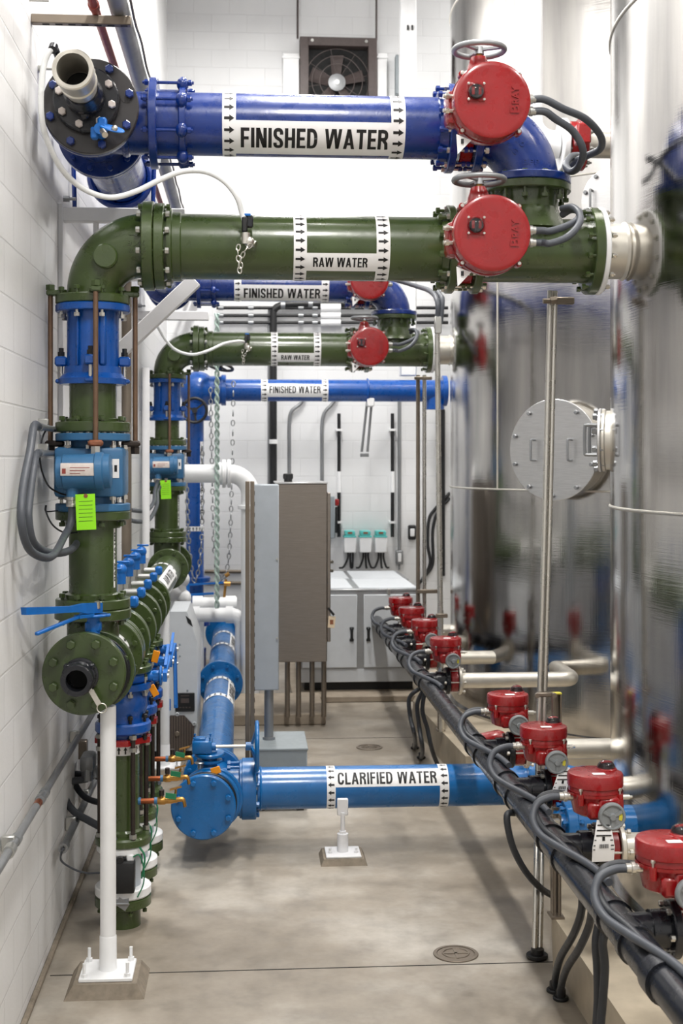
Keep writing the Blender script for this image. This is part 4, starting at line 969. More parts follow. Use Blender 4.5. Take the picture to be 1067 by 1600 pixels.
single(b, 'flexible_conduit', 'rubber', 'grey flexible conduit from the lower wall conduit, passing behind the nearer riser', 'conduit', 'flexible conduits at the flow meters')
b = MB(); b.tube([P(88, 672, 6.0), P(72, 672, 5.95), P(63, 700, 5.9), P(64, 730, 5.88), P(75, 758, 5.88), P(92, 770, 5.9), P(107, 774, 5.95)], .004, 8, 6); b.tube([P(88, 672, 6.0), P(72, 672, 5.95), P(71, 666, 5.95)], .003, 8, 6)
single(b, 'ground_cable', 'cable', 'thin black cable curving from the upper meter flange down beside the transmitter', 'cable', 'thin black ground cables')
b = MB(); b.tube([P(72, 790, 5.95), P(72, 800, 5.92), P(82, 820, 5.9), P(100, 832, 5.92), P(120, 832, 6.0)], .004, 8, 6); b.tube([P(90, 798, 6.0), P(72, 799, 5.95), P(71, 790, 5.95)], .003, 8, 6)
single(b, 'ground_cable', 'cable', 'thin black cable hooked under the lower meter flange', 'cable', 'thin black ground cables')
t = thing('hang_tag', 'lime green inspection tag hanging from the nearer flow meter', 'tag', P(134, 800, 5.79), 'lime inspection tags')
def limetag(t, px, py, y, w_, h_):
    c = P(px, py, y); b = MB(); q = Quaternion((0, 1, 0), -.04); b.box(c, (w_, .003, h_), q, .0008); b.mat(1)
    for j in range(6): b.box(c+Vector((0, -.0022, h_*.3-j*h_*.11)), (w_*.7, .0006, h_*.012), q)
    b.mat(2); b.cyl(c+Vector((0, -.003, h_*.45)), c+Vector((0, 0, h_*.45)), .009, 14); b.build('sheet', ['lime', 'green', 'rust'], t)
    b = MB(); b.tube([c+Vector((0, -.002, h_*.45)), c+Vector((-.01, .01, h_*.52)), c+Vector((-.04, .05, h_*.5))], .002, 6, 4); b.build('tie', 'black', t)
limetag(t, 134, 800, 5.79, .084, .155)
t = thing('hang_tag', 'lime green inspection tag hanging from the farther flow meter', 'tag', P(259, 765, 11.45), 'lime inspection tags'); limetag(t, 259, 765, 11.42, .088, .16)
b = MB(); b.tube([PORT+Vector((0, 5.6, .03)), P(242, 768, 11.3), P(240, 785, 11.1), P(228, 798, 10.7), P(204, 797, 10.0)], .0165, 10); single(b, 'flexible_conduit', 'rubber', 'upper grey flexible conduit curling left from the farther flow meter', 'conduit', 'flexible conduits at the flow meters')
b = MB(); b.tube([PORT+Vector((.03, 5.62, .0)), P(246, 770, 11.35), P(245, 790, 11.2), P(233, 812, 10.8), P(216, 815, 10.3), P(204, 813, 10.0)], .0165, 10); single(b, 'flexible_conduit', 'rubber', 'lower grey flexible conduit curling left from the farther flow meter', 'conduit', 'flexible conduits at the flow meters')
# low conduits on the wall
xw = WX+.05
t = thing('wall_conduit', 'long rigid galvanized conduit low on the left wall, running toward the camera', 'conduit', (xw, 6.5, .85))
zc = Z(1330, xw, 4.9); b = MB(); b.cyl((xw, 3.0, zc), (xw, 13, zc), .0165, 16); b.build('conduit', 'dull', t)
for yy in (5.02, 5.62, 5.72): MB().cyl((xw, yy, zc), (xw, yy+.05, zc), .022, 16).build('coupling', 'dull', t)
MB().cyl((xw, 5.52, zc), (xw, 5.59, zc), .0168, 16).build('pipe_sticker', 'copper', t)
MB().cyl((xw, 4.88, zc), (xw, 4.94, zc), .0235, 16).build('coupling', 'steel', t)
for yy in (5.0, 6.9, 9.0): MB().box((WX+.03, yy, zc), (.05, .03, .06), bev=.004).build('clamp', 'steel', t)
t = thing('wall_conduit', 'open-ended rigid conduit on the left wall under the flex loops', 'conduit', (xw, 7.0, .45))
ye = 6.33; zc2_ = Z(1325, xw, ye); b = MB(); b.cyl((xw, ye, zc2_), (xw, 12.5, zc2_), .0185, 16); b.lathe([(0, .012), (0, .024), (.06, .024), (.06, 0)], (xw, ye-.01, zc2_), (0, 1, 0), 16); b.build('conduit', 'dull', t)
for yy in (6.75, 7.3, 8.6): MB().box((WX+.03, yy, zc2_), (.05, .03, .07), bev=.004).build('clamp', 'steel', t)
b = MB(); b.tube([(xw, ye+.02, zc2_), (xw, ye-.05, zc2_), P(96, 1345, 6.32), P(115, 1358, 6.36), P(135, 1364, 6.42), P(155, 1364, 6.5)], .005, 8); single(b, 'cable_tail', 'rubber', 'thin grey cable drooping out of the open-ended wall conduit', 'cable')
t = thing('conduit_outlet', 'grey conduit outlet fitting on the left wall where three flex loops start', 'fitting', P(122, 1185, 7.2))
p = Vector((xw+.02, 7.15, Z(1190, xw, 7.15))); b = MB(); b.box(p, (.075, .16, .09), bev=.02, seg=2); b.cyl(p+Vector((0, -.05, -.03)), p+Vector((0, -.06, -.09)), .03, 16); b.cyl(p+Vector((.02, .02, -.03)), p+Vector((.03, .0, -.09)), .024, 16); b.build('body', 'dull', t)
b = MB(); b.box((WX+.02, 7.32, p.z+.03), (.05, .06, .1), bev=.006); b.build('bracket', 'strut', t)
b = MB(); b.tube([p+Vector((0, -.055, -.08)), P(101, 1225, 7.0), P(103, 1250, 6.9), P(118, 1270, 6.8), P(140, 1283, 6.7), P(168, 1300, 6.55), P(185, 1325, 6.5)], .0185, 12); single(b, 'flexible_conduit', 'rubber', 'lowest dark grey flex loop from the wall outlet to the first filter column', 'conduit', 'flexible conduits from the wall outlet')
b = MB(); b.tube([p+Vector((.03, .0, -.08)), P(114, 1210, 7.15), P(120, 1230, 7.1), P(135, 1247, 7.05), P(160, 1255, 7.0), P(185, 1258, 7.0)], .0165, 12); single(b, 'flexible_conduit', 'darkflex', 'middle flex loop from the wall outlet to the second filter column', 'conduit', 'flexible conduits from the wall outlet')
b = MB(); b.tube([P(128, 1165, 7.6), P(128, 1185, 7.6), P(138, 1203, 7.55), P(155, 1215, 7.5), P(185, 1220, 7.45)], .0165, 12); single(b, 'flexible_conduit', 'darkflex', 'uppermost flex loop from the wall to the third filter column', 'conduit', 'flexible conduits from the wall outlet')
# high conduits and their bracket
yc_ = 5.72
t = thing('strut_bracket', 'slotted steel strut arm at the top left holding the red and grey pipes', 'bracket', (WX, yc_, Z(33, WX, yc_)))
zt_ = Z(33, -.6, yc_); x1_ = X(205, yc_)
b = MB(); b.box(((WX+x1_)/2, yc_, zt_), (x1_-WX, .041, .038), bev=.003)
b.mat(1)
for k in range(7): b.box((WX+.06+k*.055, yc_-.0, zt_-.0185), (.03, .016, .003))
b.build('arm', ['strut', 'dark'], t)
MB().cyl((WX, yc_-.05, zt_+.065), (WX+.08, yc_-.05, zt_+.065), .006, 10).build('anchor_bolt', 'steel', t)
def along(px, py, y, ya, yb, r, lb, name, mat):
    p = P(px, py, y); b = MB(); b.cyl((p.x, ya, p.z), (p.x, yb, p.z), r, 24); return single(b, name, mat, lb, 'pipe')
p = P(150, 26, yc_); b = MB(); b.cyl((p.x, 4.6, zt_+.019+.019), (p.x, 15.2, zt_+.038), .019, 20); b.cyl((p.x, 5.62, zt_+.038), (p.x, 5.66, zt_+.038), .024, 16)
single(b, 'conduit_pipe', 'crimson', 'dark red pipe resting on the strut arm at the top left', 'pipe')
p = P(186, 26, yc_); b = MB(); b.cyl((p.x, 4.6, zt_+.019+.042), (p.x, 15.2, zt_+.061), .042, 28)
single(b, 'conduit_pipe', 'dull', 'thick grey pipe resting on the strut arm at the top left, beside the red one', 'pipe')
b = MB(); b.sweep([(p.x+.055, 4.7+.14*k, zt_+.06+.012*math.sin(k*1.3)) for k in range(60)], .006, 6); single(b, 'wire_bundle', 'strut', 'thin knotted wire run clinging to the thick grey pipe at the top left', 'cable')
# white wall brackets
def wall_bracket(y, z, ln, lb, diag=None, sz=.07):
    t = thing('wall_bracket', lb, 'bracket', (WX, y, z), 'white steel wall brackets')
    b = MB(); b.box((WX+ln/2, y, z), (ln, sz, sz), bev=.004); b.build('arm', 'offwhite', t)
    b = MB(); b.box((WX+.012, y, z-.5), (.024, .09, 1.1), bev=.003); b.build('wall_plate', 'offwhite', t)
    b = MB(); b.cyl((WX+.02, y, z+.08), (WX+.05, y, z+.08), .016, 6); b.cyl((WX+.02, y, z+.08), (WX+.08, y, z+.08), .008, 8); b.build('anchor_bolt', 'dull', t)
    if diag:
        b = MB(); b.bar(diag[0], diag[1], sz, sz, (0, 1, 0), .004); b.build('brace', 'offwhite', t)
    return t
ya_ = 6.55; za_ = Z(336, WX, ya_); wall_bracket(ya_, za_, X(290, ya_)-WX, 'white horizontal wall bracket behind the nearer green elbow', None, .068)
b = MB(); p_ = P(150, 358, ya_); b.cyl((p_.x, ya_, za_-.03), (p_.x, ya_, za_-.1), .014, 12); single(b, 'hanger_stud', 'offwhite', 'small white stud under the white bracket behind the nearer elbow', 'rod')
yb_ = 7.15
wall_bracket(yb_, Z(428, -.3, yb_), .62, 'white wall bracket with a diagonal brace under the nearer raw water pipe', (P(100, 632, yb_), P(305, 438, yb_)), .078)
yd_ = 11.0; wall_bracket(yd_, Z(493, WX, yd_), X(326, yd_)-WX, 'white horizontal wall bracket behind the farther green elbow', None, .072)
b = MB(); b.cyl((WX+.07, 9.4, 1.0), (WX+.07, 9.4, 4.0), .035, 20); single(b, 'wall_pipe', 'strut', 'beige vertical pipe standing against the left wall between the two risers', 'pipe')
b = MB(); b.cyl((X(228, 10.2), 10.2, 1.55), (X(228, 10.2), 10.2, 3.0), .028, 16); single(b, 'wall_pipe', 'offwhite', 'pale vertical pipe just left of the farther riser', 'pipe')
# ---------------------------------------------------------------- clarified water line on the floor
YC, ZC, RC = 7.83, .36, .1225
yl = YC-RC
xl, xr = X(402, YC), X(838, YC)
t = thing('clarified_water_pipe', 'azure blue pipe marked CLARIFIED WATER lying low across the walkway', 'pipe', ((xl+xr)/2, YC, ZC-RC))
b = MB(); b.cyl((xl, YC, ZC), (xr, YC, ZC), RC, 64); b.torus((xl+.02, YC, ZC), (1, 0, 0), RC, .006, 48, 8); b.build('barrel', 'azure', t)
f = flange(t, (X(389, YC), YC, ZC), (1, 0, 0), .178, .085, 'azure'); bolts(f, (X(380, YC), YC, ZC), (1, 0, 0), .15, 8, .15, .016, .012, 'azure')
flange(t, (xr-.05, YC, ZC), (1, 0, 0), .178, .05, 'azure', 8, .15, .1, 0, .015, .012)
pipe_label(t, fmX(YC, ZC), RC, (X(523, yl), X(689, yl), 13, 66), [(X(511, yl), X(524.5, yl)), (X(687.5, yl), X(702, yl))],
           'CLARIFIED WATER', (X(528, yl), X(683, yl), 20, 55), -1, 21)
t = thing('pipe_elbow', 'azure blue elbow behind the red actuators, at the right end of the clarified water pipe', 'pipe fitting', (xr+.2, YC, ZC-.15))
q = .2; b = MB(); pts = [(xr-.02, YC, ZC)]+[(xr+q*math.sin(R_(a)), YC-q+q*math.cos(R_(a)), ZC) for a in range(0, 91, 6)]+[(xr+q, YC-q-.12, ZC)]; b.sweep(pts, RC+.003, 48); b.build('body', 'azure', t)
flange(t, (xr+.0, YC, ZC), (1, 0, 0), .178, .04, 'azure'); flange(t, (xr+q, YC-q-.14, ZC), (0, 1, 0), .178, .04, 'azure')
# small azure drain stub at the nearer tank
ys = 6.02; xs, zs = X(885, ys), Z(1290, X(885, ys), ys)
t = thing('drain_stub', 'azure blue flanged stub on the nearer tank, under the tagged red actuator', 'pipe fitting', (xs, ys, zs-.1))
b = MB(); b.cyl((xs, ys, zs), (1.80, ys, zs), .088, 40); b.sphere((xs-.02, ys, zs), .07); b.build('body', 'azure', t)
flange(t, (xs+.01, ys, zs), (1, 0, 0), .112, .05, 'azure', 8, .095, .07, 0, .012, .006)
# tee and gear valve at the left end
XG = X(331, YC)
t = thing('pipe_tee', 'azure blue tee with gasketed rings at the left end of the clarified water pipe', 'pipe fitting', (XG, YC, ZC-.18))
b = MB(); b.cyl((XG, YC-.2, ZC), (XG, YC+.3, ZC), RC, 48); b.cyl((XG, YC, ZC), (X(380, YC), YC, ZC), RC, 48); b.build('body', 'azure', t)
f = flange(t, (X(378, YC), YC, ZC), (1, 0, 0), .17, .03, 'azure'); flange(t, (XG, YC-.2, ZC-.005), (0, 1, 0), .182, .036, 'azure', 8, .152, .06, 0, .014, .01)
flange(t, (XG, YC+.27, ZC), (0, 1, 0), .182, .036, 'azure', 8, .152, .06, 0, .014, .01)
xbf, ybf = X(318, 7.5), 7.5; zbf = Z(1262, xbf, 7.48)
t = thing('blind_flange', 'round azure blue blind flange closing the clarified water tee, facing the camera', 'flange', (xbf, ybf, zbf-.18))
pl = MB().disc((xbf, ybf, zbf), (0, 1, 0), .182, .045, 0, .006, 72).build('plate', 'azure', t)
b = MB(); b.disc((xbf+.012, ybf+.045, zbf+.008), (0, 1, 0), .176, .03); b.build('gasket', 'black', t)
for k in range(8):
    a = R_(22.5+45*k); o = bpy.data.objects.new('bolt', bolt_mesh(.055, .017, 0, 'azure')); COL.objects.link(o); o.parent = pl
    o.location = Vector((xbf+.15*math.cos(a), ybf, zbf+.15*math.sin(a)))-chain_loc(pl); o.rotation_euler = (PI/2, 0, 0)
t = thing('gear_valve', 'azure blue wafer valve with gear box and side handwheel above the clarified water tee', 'valve', (XG, YC-.1, ZC+.1))
yg = YC-.14; zg = Z(1165, XG, yg)
b = MB(); b.disc((XG-.01, yg-.11, ZC-.005), (0, 1, 0), .175, .05); b.build('wafer_body', 'azure', t)
b = MB(); b.cyl((XG-.01, yg, ZC+.12), (XG-.01, yg, zg-.03), .045, 24); b.disc((XG-.01, yg, ZC+.2), (0, 0, 1), .075, .018); b.disc((XG-.01, yg, zg-.05), (0, 0, 1), .085, .02); b.build('stem_neck', 'azure', t)
xg = X(316, yg)
gb = MB().box((xg, yg, zg+.0), (.115, .13, .075), bev=.012, seg=2); gb.box((xg-.01, yg, zg+.043), (.06, .07, .014), bev=.004); gb.cyl((xg+.05, yg-.03, zg), (xg+.08, yg-.03, zg), .022); gb = gb.build('gear_box', 'azure', t)
for sx in (-1, 1):
    for sy in (-1, 1): 
        o = bpy.data.objects.new('cap_screw', bolt_mesh(.02, .007, 0, 'azure')); COL.objects.link(o); o.parent = gb; o.location = Vector((xg+.045*sx, yg+.05*sy, zg+.04))-chain_loc(gb)
b = MB(); b.disc((xg-.012, yg-.055, zg-.085), (0, 0, 1), .03, .01); b.cyl((xg-.012, yg-.055, zg-.12), (xg-.012, yg-.055, zg-.085), .012); b.build('position_stop', 'steel', t)
xw_ = X(392, yg)
MB().cyl((xg+.07, yg-.03, zg), (xw_, yg-.03, zg), .0095, 14).build('shaft', 'nozzle', t)
b = MB(); b.torus((xw_+.035, yg-.03, zg+.0), (1, 0, 0), .135, .0125, 48, 12); b.cyl((xw_-.03, yg-.03, zg), (xw_+.015, yg-.03, zg), .024, 20)
for k in range(4):
    a = R_(20+90*k); b.bar((xw_, yg-.03, zg), (xw_+.035, yg-.03+.13*math.cos(a), zg+.13*math.sin(a)), .02, .012, (1, 0, 0))
b.build('handwheel', 'azure', t)
b = MB(); p = P(337, 1204, 7.55); b.box(p, (.055, .006, .04), Quaternion((0, 1, 0), -.3), .002); single(b, 'hang_tag', 'orange', 'orange tag on the azure clarified water valve', 'tag', 'orange tags')
# clarified water main running back to the wall
t = thing('clarified_water_main', 'azure blue floor pipe running back to the rear wall, with round flanges', 'pipe', (XG, 11.2, ZC-.12))
XM = X(349, 14.4); 
b = MB(); b.cyl((XG, YC+.3, ZC), (XM, 15.0, ZC), RC, 48); b.build('barrel', 'azure', t)
mx_ = lambda y: XG+(XM-XG)*(y-8.13)/(15.0-8.13)
ym = 11.55; f = flange(t, (mx_(ym), ym, ZC), (0, 1, 0), .195, .07, 'azure', 8, .16, .1, 0, .014, .01)
flange(t, (mx_(YC+.33), YC+.33, ZC), (0, 1, 0), .182, .036, 'azure'); flange(t, (mx_(14.9), 14.9, ZC), (0, 1, 0), .21, .06, 'azure')
pipe_label(t, fmY(mx_(10.7), ZC), RC+.002, (10.35, 11.05, 5, 55), [(10.25, 10.35), (11.05, 11.15)], 'CLARIFIED WATER', (10.42, 10.98, 12, 48), -1, 20, aspan=(-30, 150))
pipe_label(t, fmY(mx_(13.6), ZC), RC+.004, (13.2, 14.0, 5, 55), [(13.1, 13.2), (14.0, 14.1)], 'CLARIFIED WATER', (13.3, 13.9, 12, 48), -1, 20, aspan=(-30, 150))
# white pedestal in front of the pipe
xp, yp = X(535, 7.62), 7.60
t = thing('pipe_pedestal', 'small white adjustable pipe stand on a grout pad in front of the clarified water pipe', 'stand', (xp, yp, 0))
b = MB(); b.add([(xp-.132, yp-.13, 0), (xp+.132, yp-.13, 0), (xp+.132, yp+.13, 0), (xp-.132, yp+.13, 0), (xp-.115, yp-.11, .035), (xp+.115, yp-.11, .035), (xp+.115, yp+.11, .035), (xp-.115, yp+.11, .035)], [(3, 2, 1, 0), (4, 5, 6, 7), (0, 1, 5, 4), (1, 2, 6, 5), (2, 3, 7, 6), (3, 0, 4, 7)]); b.build('grout_pad', 'mortar', t)
MB().box((xp, yp, .041), (.2, .2, .012), bev=.003).build('base_plate', 'offwhite', t)
b = MB(); b.cyl((xp, yp, .045), (xp, yp, .15), .032, 24); b.cyl((xp, yp, .14), (xp, yp, .27), .013, 16); b.cyl((xp, yp, .15), (xp, yp, .165), .022, 6); b.build('stem', 'offwhite', t)
b = MB(); b.box((xp, yp+.01, .30), (.062, .03, .095), bev=.004); b.build('saddle', 'offwhite', t)
for s in (-1, 1):
    b = MB(); b.cyl((xp+.075*s, yp-.03, .045), (xp+.075*s, yp-.03, .075), .008, 8); b.cyl((xp+.075*s, yp-.03, .047), (xp+.075*s, yp-.03, .058), .014, 6); b.build('anchor_bolt', 'offwhite', t)
# ---------------------------------------------------------------- control panels in the middle
yx = 8.66; x0b, x1b = X(396, yx), X(480, yx)
t = thing('floor_box', 'slate grey sheet metal box on the floor behind the clarified water pipe', 'box', ((x0b+x1b)/2, 8.93, 0))
b = MB(); b.box(((x0b+x1b)/2, 8.93, .225), (x1b-x0b, .54, .37), bev=.006); b.build('body', 'box', t)
b = MB(); b.box(((x0b+x1b)/2, 8.93, .405), (x1b-x0b+.012, .55, .016), bev=.004); b.build('lid', 'box', t)
for sx in (-1, 1):
    for sy in (-1, 1): MB().box(((x0b+x1b)/2+sx*.13, 8.93+sy*.22, .02), (.05, .05, .04)).build('foot', 'black', t)
t = thing('wireway', 'tall light grey wireway trunking on a pole above the slate grey box', 'trunking', (X(420, 8.95), 8.95, .41))
b = MB(); b.cyl((X(420, 8.95), 8.95, .41), (X(420, 8.95), 8.95, .76), .031, 24); b.cyl((X(420, 8.95), 8.95, .41), (X(420, 8.95), 8.95, .43), .042, 24); b.build('pole', 'dull', t)
xa, xb = X(396.5, 8.9), X(435.5, 8.9); zt, zb2 = Z(757, xa, 8.9), Z(1079, xa, 8.9)
b = MB(); b.box(((xa+xb)/2, 8.98, (zt+zb2)/2), (xb-xa, .16, zt-zb2), bev=.004); b.build('trunk', 'grey', t)
b = MB(); b.box(((xa+xb)/2, 8.897, (zt+zb2)/2), (xb-xa-.004, .006, zt-zb2-.01), bev=.002); b.build('cover', 'grey', t)
for z in (zt-.5, zb2+.35): MB().cyl((xb-.012, 8.898, z), (xb-.012, 8.886, z), .007, 10).build('cover_screw', 'steel', t)
t = thing('strut_post', 'tall weathered double strut post left of the light grey wireway', 'post', (X(389.5, 8.9), 8.9, 0), 'strut posts')
xs = X(389.5, 8.9); zt2 = Z(752, xs, 8.9); b = MB()
b.box((xs-.012, 8.9, zt2/2), (.03, .045, zt2), bev=.003); b.box((xs+.02, 8.9, zt2/2), (.028, .041, zt2), bev=.003); b.build('channel', 'strut', t)
b = MB(); b.mat(1); b.mat(0)
for k in range(26): b.box((xs+.035, 8.9, .25+k*.073), (.004, .014, .028))
b.build('slots', 'dark', t); MB().box((xs+.01, 8.9, .006), (.1, .1, .012)).build('base_plate', 'strut', t)
ye = 11.2; xa, xb = X(433, ye), X(511, ye); zt, zb2 = Z(756, xa, ye), Z(1035, xa, ye)
t = thing('control_enclosure', 'large brushed stainless control enclosure standing on conduit legs behind the grey wireway', 'electrical cabinet', ((xa+xb)/2, ye+.4, .1))
b = MB(); b.box(((xa+xb)/2, ye+.4, (zt+zb2)/2), (xb-xa, .8, zt-zb2), bev=.006); bd = b.build('body', 'enclosure', t)
b = MB(); b.box(((xa+xb)/2-.005, ye+.4, zt+.006), (xb-xa+.02, .82, .014), bev=.003); b.build('drip_top', 'plate', t)
dz1, dz0 = Z(770, xb, ye+.02), Z(1003, xb, ye+.02)
b = MB(); b.box((xb+.016, ye+.4, (dz0+dz1)/2), (.03, .76, dz1-dz0), bev=.004); dr_ = b.build('door', 'enclosure', t)
for z in (Z(879, xb, ye), Z(893, xb, ye)): MB().cyl((xb+.03, ye+.08, z), (xb+.05, ye+.06, z), .014, 12).build('latch', 'bright', dr_)
for px in (449, 466.5, 487.5, 506): MB().cyl((X(px, ye+.15), ye+.15, .095), (X(px, ye+.15), ye+.15, zb2+.01), .022, 16).build('conduit_leg', 'strut', t)
b = MB(); b.cyl((X(450, ye+.2), ye+.2, zt), (X(450, ye+.2), ye+.2, zt+.075), .035, 16); b.box((X(450, ye+.2), ye+.2, zt+.06), (.085, .06, .05), bev=.008); b.build('breather', 'black', t)
b = MB(); b.box(((X(340, 11.47)+X(509, 11.47))/2, 12.0, .0475), (X(509, 11.47)-X(340, 11.47), 1.06, .095), bev=.008); single(b, 'equipment_pad', 'pad', 'low concrete pad under the stainless control enclosure', 'concrete pad', 'concrete equipment pads')
p = P(518, 972, 11.22); b = MB(); b.box(p, (.06, .004, .10), Quaternion((0, 1, 0), .1), .002); b.mat(1); b.box(p+Vector((0, -.003, 0)), (.03, .001, .04)); b.mat(2); b.bar(p+Vector((-.03, 0, .12)), p+Vector((.02, 0, .06)), .035, .02)
single(b, 'hang_tag', ['beige', 'rust', 'black'], 'beige paper tag with a black lock hanging at the right edge of the stainless enclosure', 'tag')
# rear grey cabinets
yk = 12.75; xk0, xk1 = X(468, yk), X(655, yk)
t = thing('rear_cabinet', 'wide light grey double cabinet with two black handles in front of the rear wall', 'cabinet', ((xk0+xk1)/2, 13.3, .06))
zt, zb2 = Z(925, xk0, yk), .275
b = MB(); b.box(((xk0+xk1)/2, 13.3, (zt+zb2)/2), (xk1-xk0, 1.08, zt-zb2), bev=.005); b.build('body', 'alu', t)
b = MB(); b.box(((xk0+xk1)/2, 13.3, .215), (xk1-xk0, 1.08, .13), bev=.004); b.build('plinth_rail', 'cab', t)
b = MB(); b.box(((xk0+xk1)/2, 13.34, .11), (xk1-xk0-.1, .96, .1)); b.build('skid', 'black', t)
for pa, pb, hp in ((472, 557.5, 549), (568, 653, 575)):
    a, c_ = X(pa, yk), X(pb, yk); d_ = MB().box(((a+c_)/2, yk-.01, (zt+zb2)/2-.005), (c_-a, .03, zt-zb2-.05), bev=.004).build('door', 'cab', t)
    hx = X(hp, yk); hz = Z(990, hx, yk); b = MB(); b.box((hx, yk-.05, hz), (.026, .02, .12), bev=.006)
    for s in (-1, 1): b.box((hx, yk-.036, hz+s*.055), (.04, .03, .026), bev=.005)
    b.build('handle', 'black', d_)
b = MB(); b.box(((xk0+xk1)/2, 13.3, zt+.012), (xk1-xk0+.01, 1.1, .024), bev=.004); tp = b.build('top_frame', 'alu', t)
for pa, pb in ((472, 552), (562, 652)):
    a, c_ = X(pa, yk), X(pb, yk); MB().box(((a+c_)/2, 13.3, zt+.027), (c_-a, 1.0, .012), bev=.003).build('lid', 'cab', t)
b = MB(); b.box((X(607, yk), yk-.02, zt-.0), (.03, .03, .06), bev=.006); b.build('latch', 'steel', t)
t = thing('rear_cabinet', 'low stepped light grey cabinet section against the rear wall, under the three pump drives', 'cabinet', (X(570, 14.3), 14.4, .06))
xq0, xq1 = X(480, 13.95), X(636, 13.95); zq = Z(906, xq1, 13.95)
b = MB(); b.box(((xq0+xq1)/2, 14.4, zq/2+.03), (xq1-xq0, 1.0, zq-.06), bev=.005); b.build('body', 'cab', t)
b = MB(); b.box(((xq0+xq1)/2, 14.4, zq), (xq1-xq0+.02, 1.02, .03), bev=.004); b.build('top_frame', 'alu', t)
for pa, pb in ((484, 545), (551, 630)): a, c_ = X(pa, 13.95), X(pb, 13.95); MB().box(((a+c_)/2, 14.4, zq+.018), (c_-a, .9, .01), bev=.003).build('lid', 'cab', t)
b = MB(); b.box(((xk0+xk1)/2+.1, 13.7, .03), (xk1-xk0+.35, 2.4, .06), bev=.008); single(b, 'equipment_pad', 'pad', 'low concrete pad under the grey rear cabinets', 'concrete pad', 'concrete equipment pads')
# wall-mounted pump drives
dl = ['left one of three small white and teal pump drives on the rear wall', 'middle one of three small white and teal pump drives on the rear wall', 'right one of three small white and teal pump drives on the rear wall']
for k, px in enumerate((546, 570, 594)):
    yv = 15.2; x = X(px, yv); z = Z(845, x, yv); t = thing('pump_drive', dl[k], 'electrical box', (x, yv, z-.13), 'pump drives on the rear wall')
    b = MB(); b.box((x, yv, z-.035), (.14, .2, .19), bev=.01); b.build('body', 'white', t)
    b = MB(); b.box((x, yv, z+.09), (.118, .18, .06), bev=.01); b.box((x, yv-.005, z+.052), (.142, .2, .02), bev=.004); b.build('keypad_hood', 'teal', t)
    b = MB(); b.box((x, yv-.092, z+.095), (.05, .006, .022)); b.build('display', 'rust', t)
    b = MB(); 
    for j, (dx, ex) in enumerate(((-.02, -.12 if k == 0 else -.1), (.01, .02), (.04, .1 if k else .03))):
        b.tube([(x+dx, yv, z-.12), (x+dx, yv+.01, z-.2), (x+ex*.5+dx*.5, yv, z-.3), (x+ex, yv-.02, zq+.03)], .012, 8, 5)
    b.build('power_cable', 'cable', t)
# light switch box with conduit
x = X(624, 15.25); b = MB(); z = Z(871, x, 15.25); t = thing('outlet_box', 'small metal outlet box at the foot of a grey conduit on the rear wall', 'electrical box', (x, 15.27, z))
MB().box((x, 15.27, z), (.085, .06, .16), bev=.008).build('box', 'dull', t); MB().box((x, 15.236, z), (.04, .01, .1), bev=.004).build('receptacle', 'white', t)
b = MB(); b.tube([(x, 15.27, z+.07), (x, 15.27, 2.9), (x, 15.27, 3.0), (x+.06, 15.27, 3.15)], .02, 10, 3); b.build('conduit', 'dull', t)
MB().cyl((x, 15.27, z-.08), (x, 15.27, zq), .012, 10).build('conduit', 'dull', t)
x = X(644, 15.25); z = Z(832, x, 15.25); t = thing('wall_switch', 'black and white switch box on the rear wall, right of the pump drives', 'switch', (x, 15.27, z))
MB().box((x, 15.27, z), (.09, .06, .17), bev=.012).build('box', 'black', t); MB().box((x, 15.235, z), (.05, .012, .09), bev=.006).build('plate', 'white', t)
x = X(517, 15.2); z = Z(808, x, 15.2); t = thing('disconnect_switch', 'grey green disconnect switch with a red handle beside the stainless enclosure', 'switch', (x, 15.2, z))
MB().box((x-.01, 15.2, z), (.10, .18, .48), bev=.008).build('box', 'box', t); MB().box((x+.065, 15.17, z+.17), (.05, .05, .08), bev=.01).build('handle', 'red', t); MB().box((x+.06, 15.17, z-.03), (.028, .03, .3), bev=.006).build('linkage', 'black', t)
# pipes and conduits on the rear wall
for px, lb in ((529.5, 'left black and white vertical pipe on the rear wall above the pump drives'), (613, 'right black and white vertical pipe on the rear wall above the pump drives')):
    x = X(px, 15.22); z0, z1, za, zb_ = Z(839, x, 15.22), Z(646, x, 15.22), Z(768, x, 15.22), Z(738, x, 15.22)
    t = thing('striped_pipe', lb, 'pipe', (x, 15.22, z0), 'black and white wall pipes')
    b = MB(); b.cyl((x, 15.22, z0), (x, 15.22, za), .02, 14); b.cyl((x, 15.22, zb_), (x, 15.22, z1), .02, 14); b.build('dark_run', 'black', t)
    MB().cyl((x, 15.22, za-.01), (x, 15.22, zb_+.01), .026, 14).build('white_sleeve', 'white', t)
    for z in (z1-.19, z0+.17): MB().box((x, 15.25, z), (.07, .1, .025)).build('clip', 'white', t)
def wallrun(pts, r, mat, lb, y=15.24, cat='conduit', group=None, name='wall_conduit'):
    b = MB(); b.tube([P(px, py, y) for px, py in pts], r, 10, 5); return single(b, name, mat, lb, cat, group)
wallrun([(452, 760), (452, 700), (452, 660), (456, 642), (470, 630), (478, 610)], .022, 'dull', 'grey bent conduit on the rear wall, right of the thick black pipe', group='bent conduits on the rear wall')
wallrun([(503, 760), (503, 700), (503, 665), (507, 645), (520, 630), (526, 615)], .022, 'dull', 'grey bent conduit on the rear wall, behind the right side of the stainless enclosure', group='bent conduits on the rear wall')
wallrun([(420, 760), (420, 640), (420, 520), (420, 480)], .014, 'dull', 'thin grey vertical conduit beside the thick black rear pipe')
t = thing('rear_pipe', 'thick black pipe rising behind the raw water pipe and bending right', 'pipe', P(427, 700, 15.2))
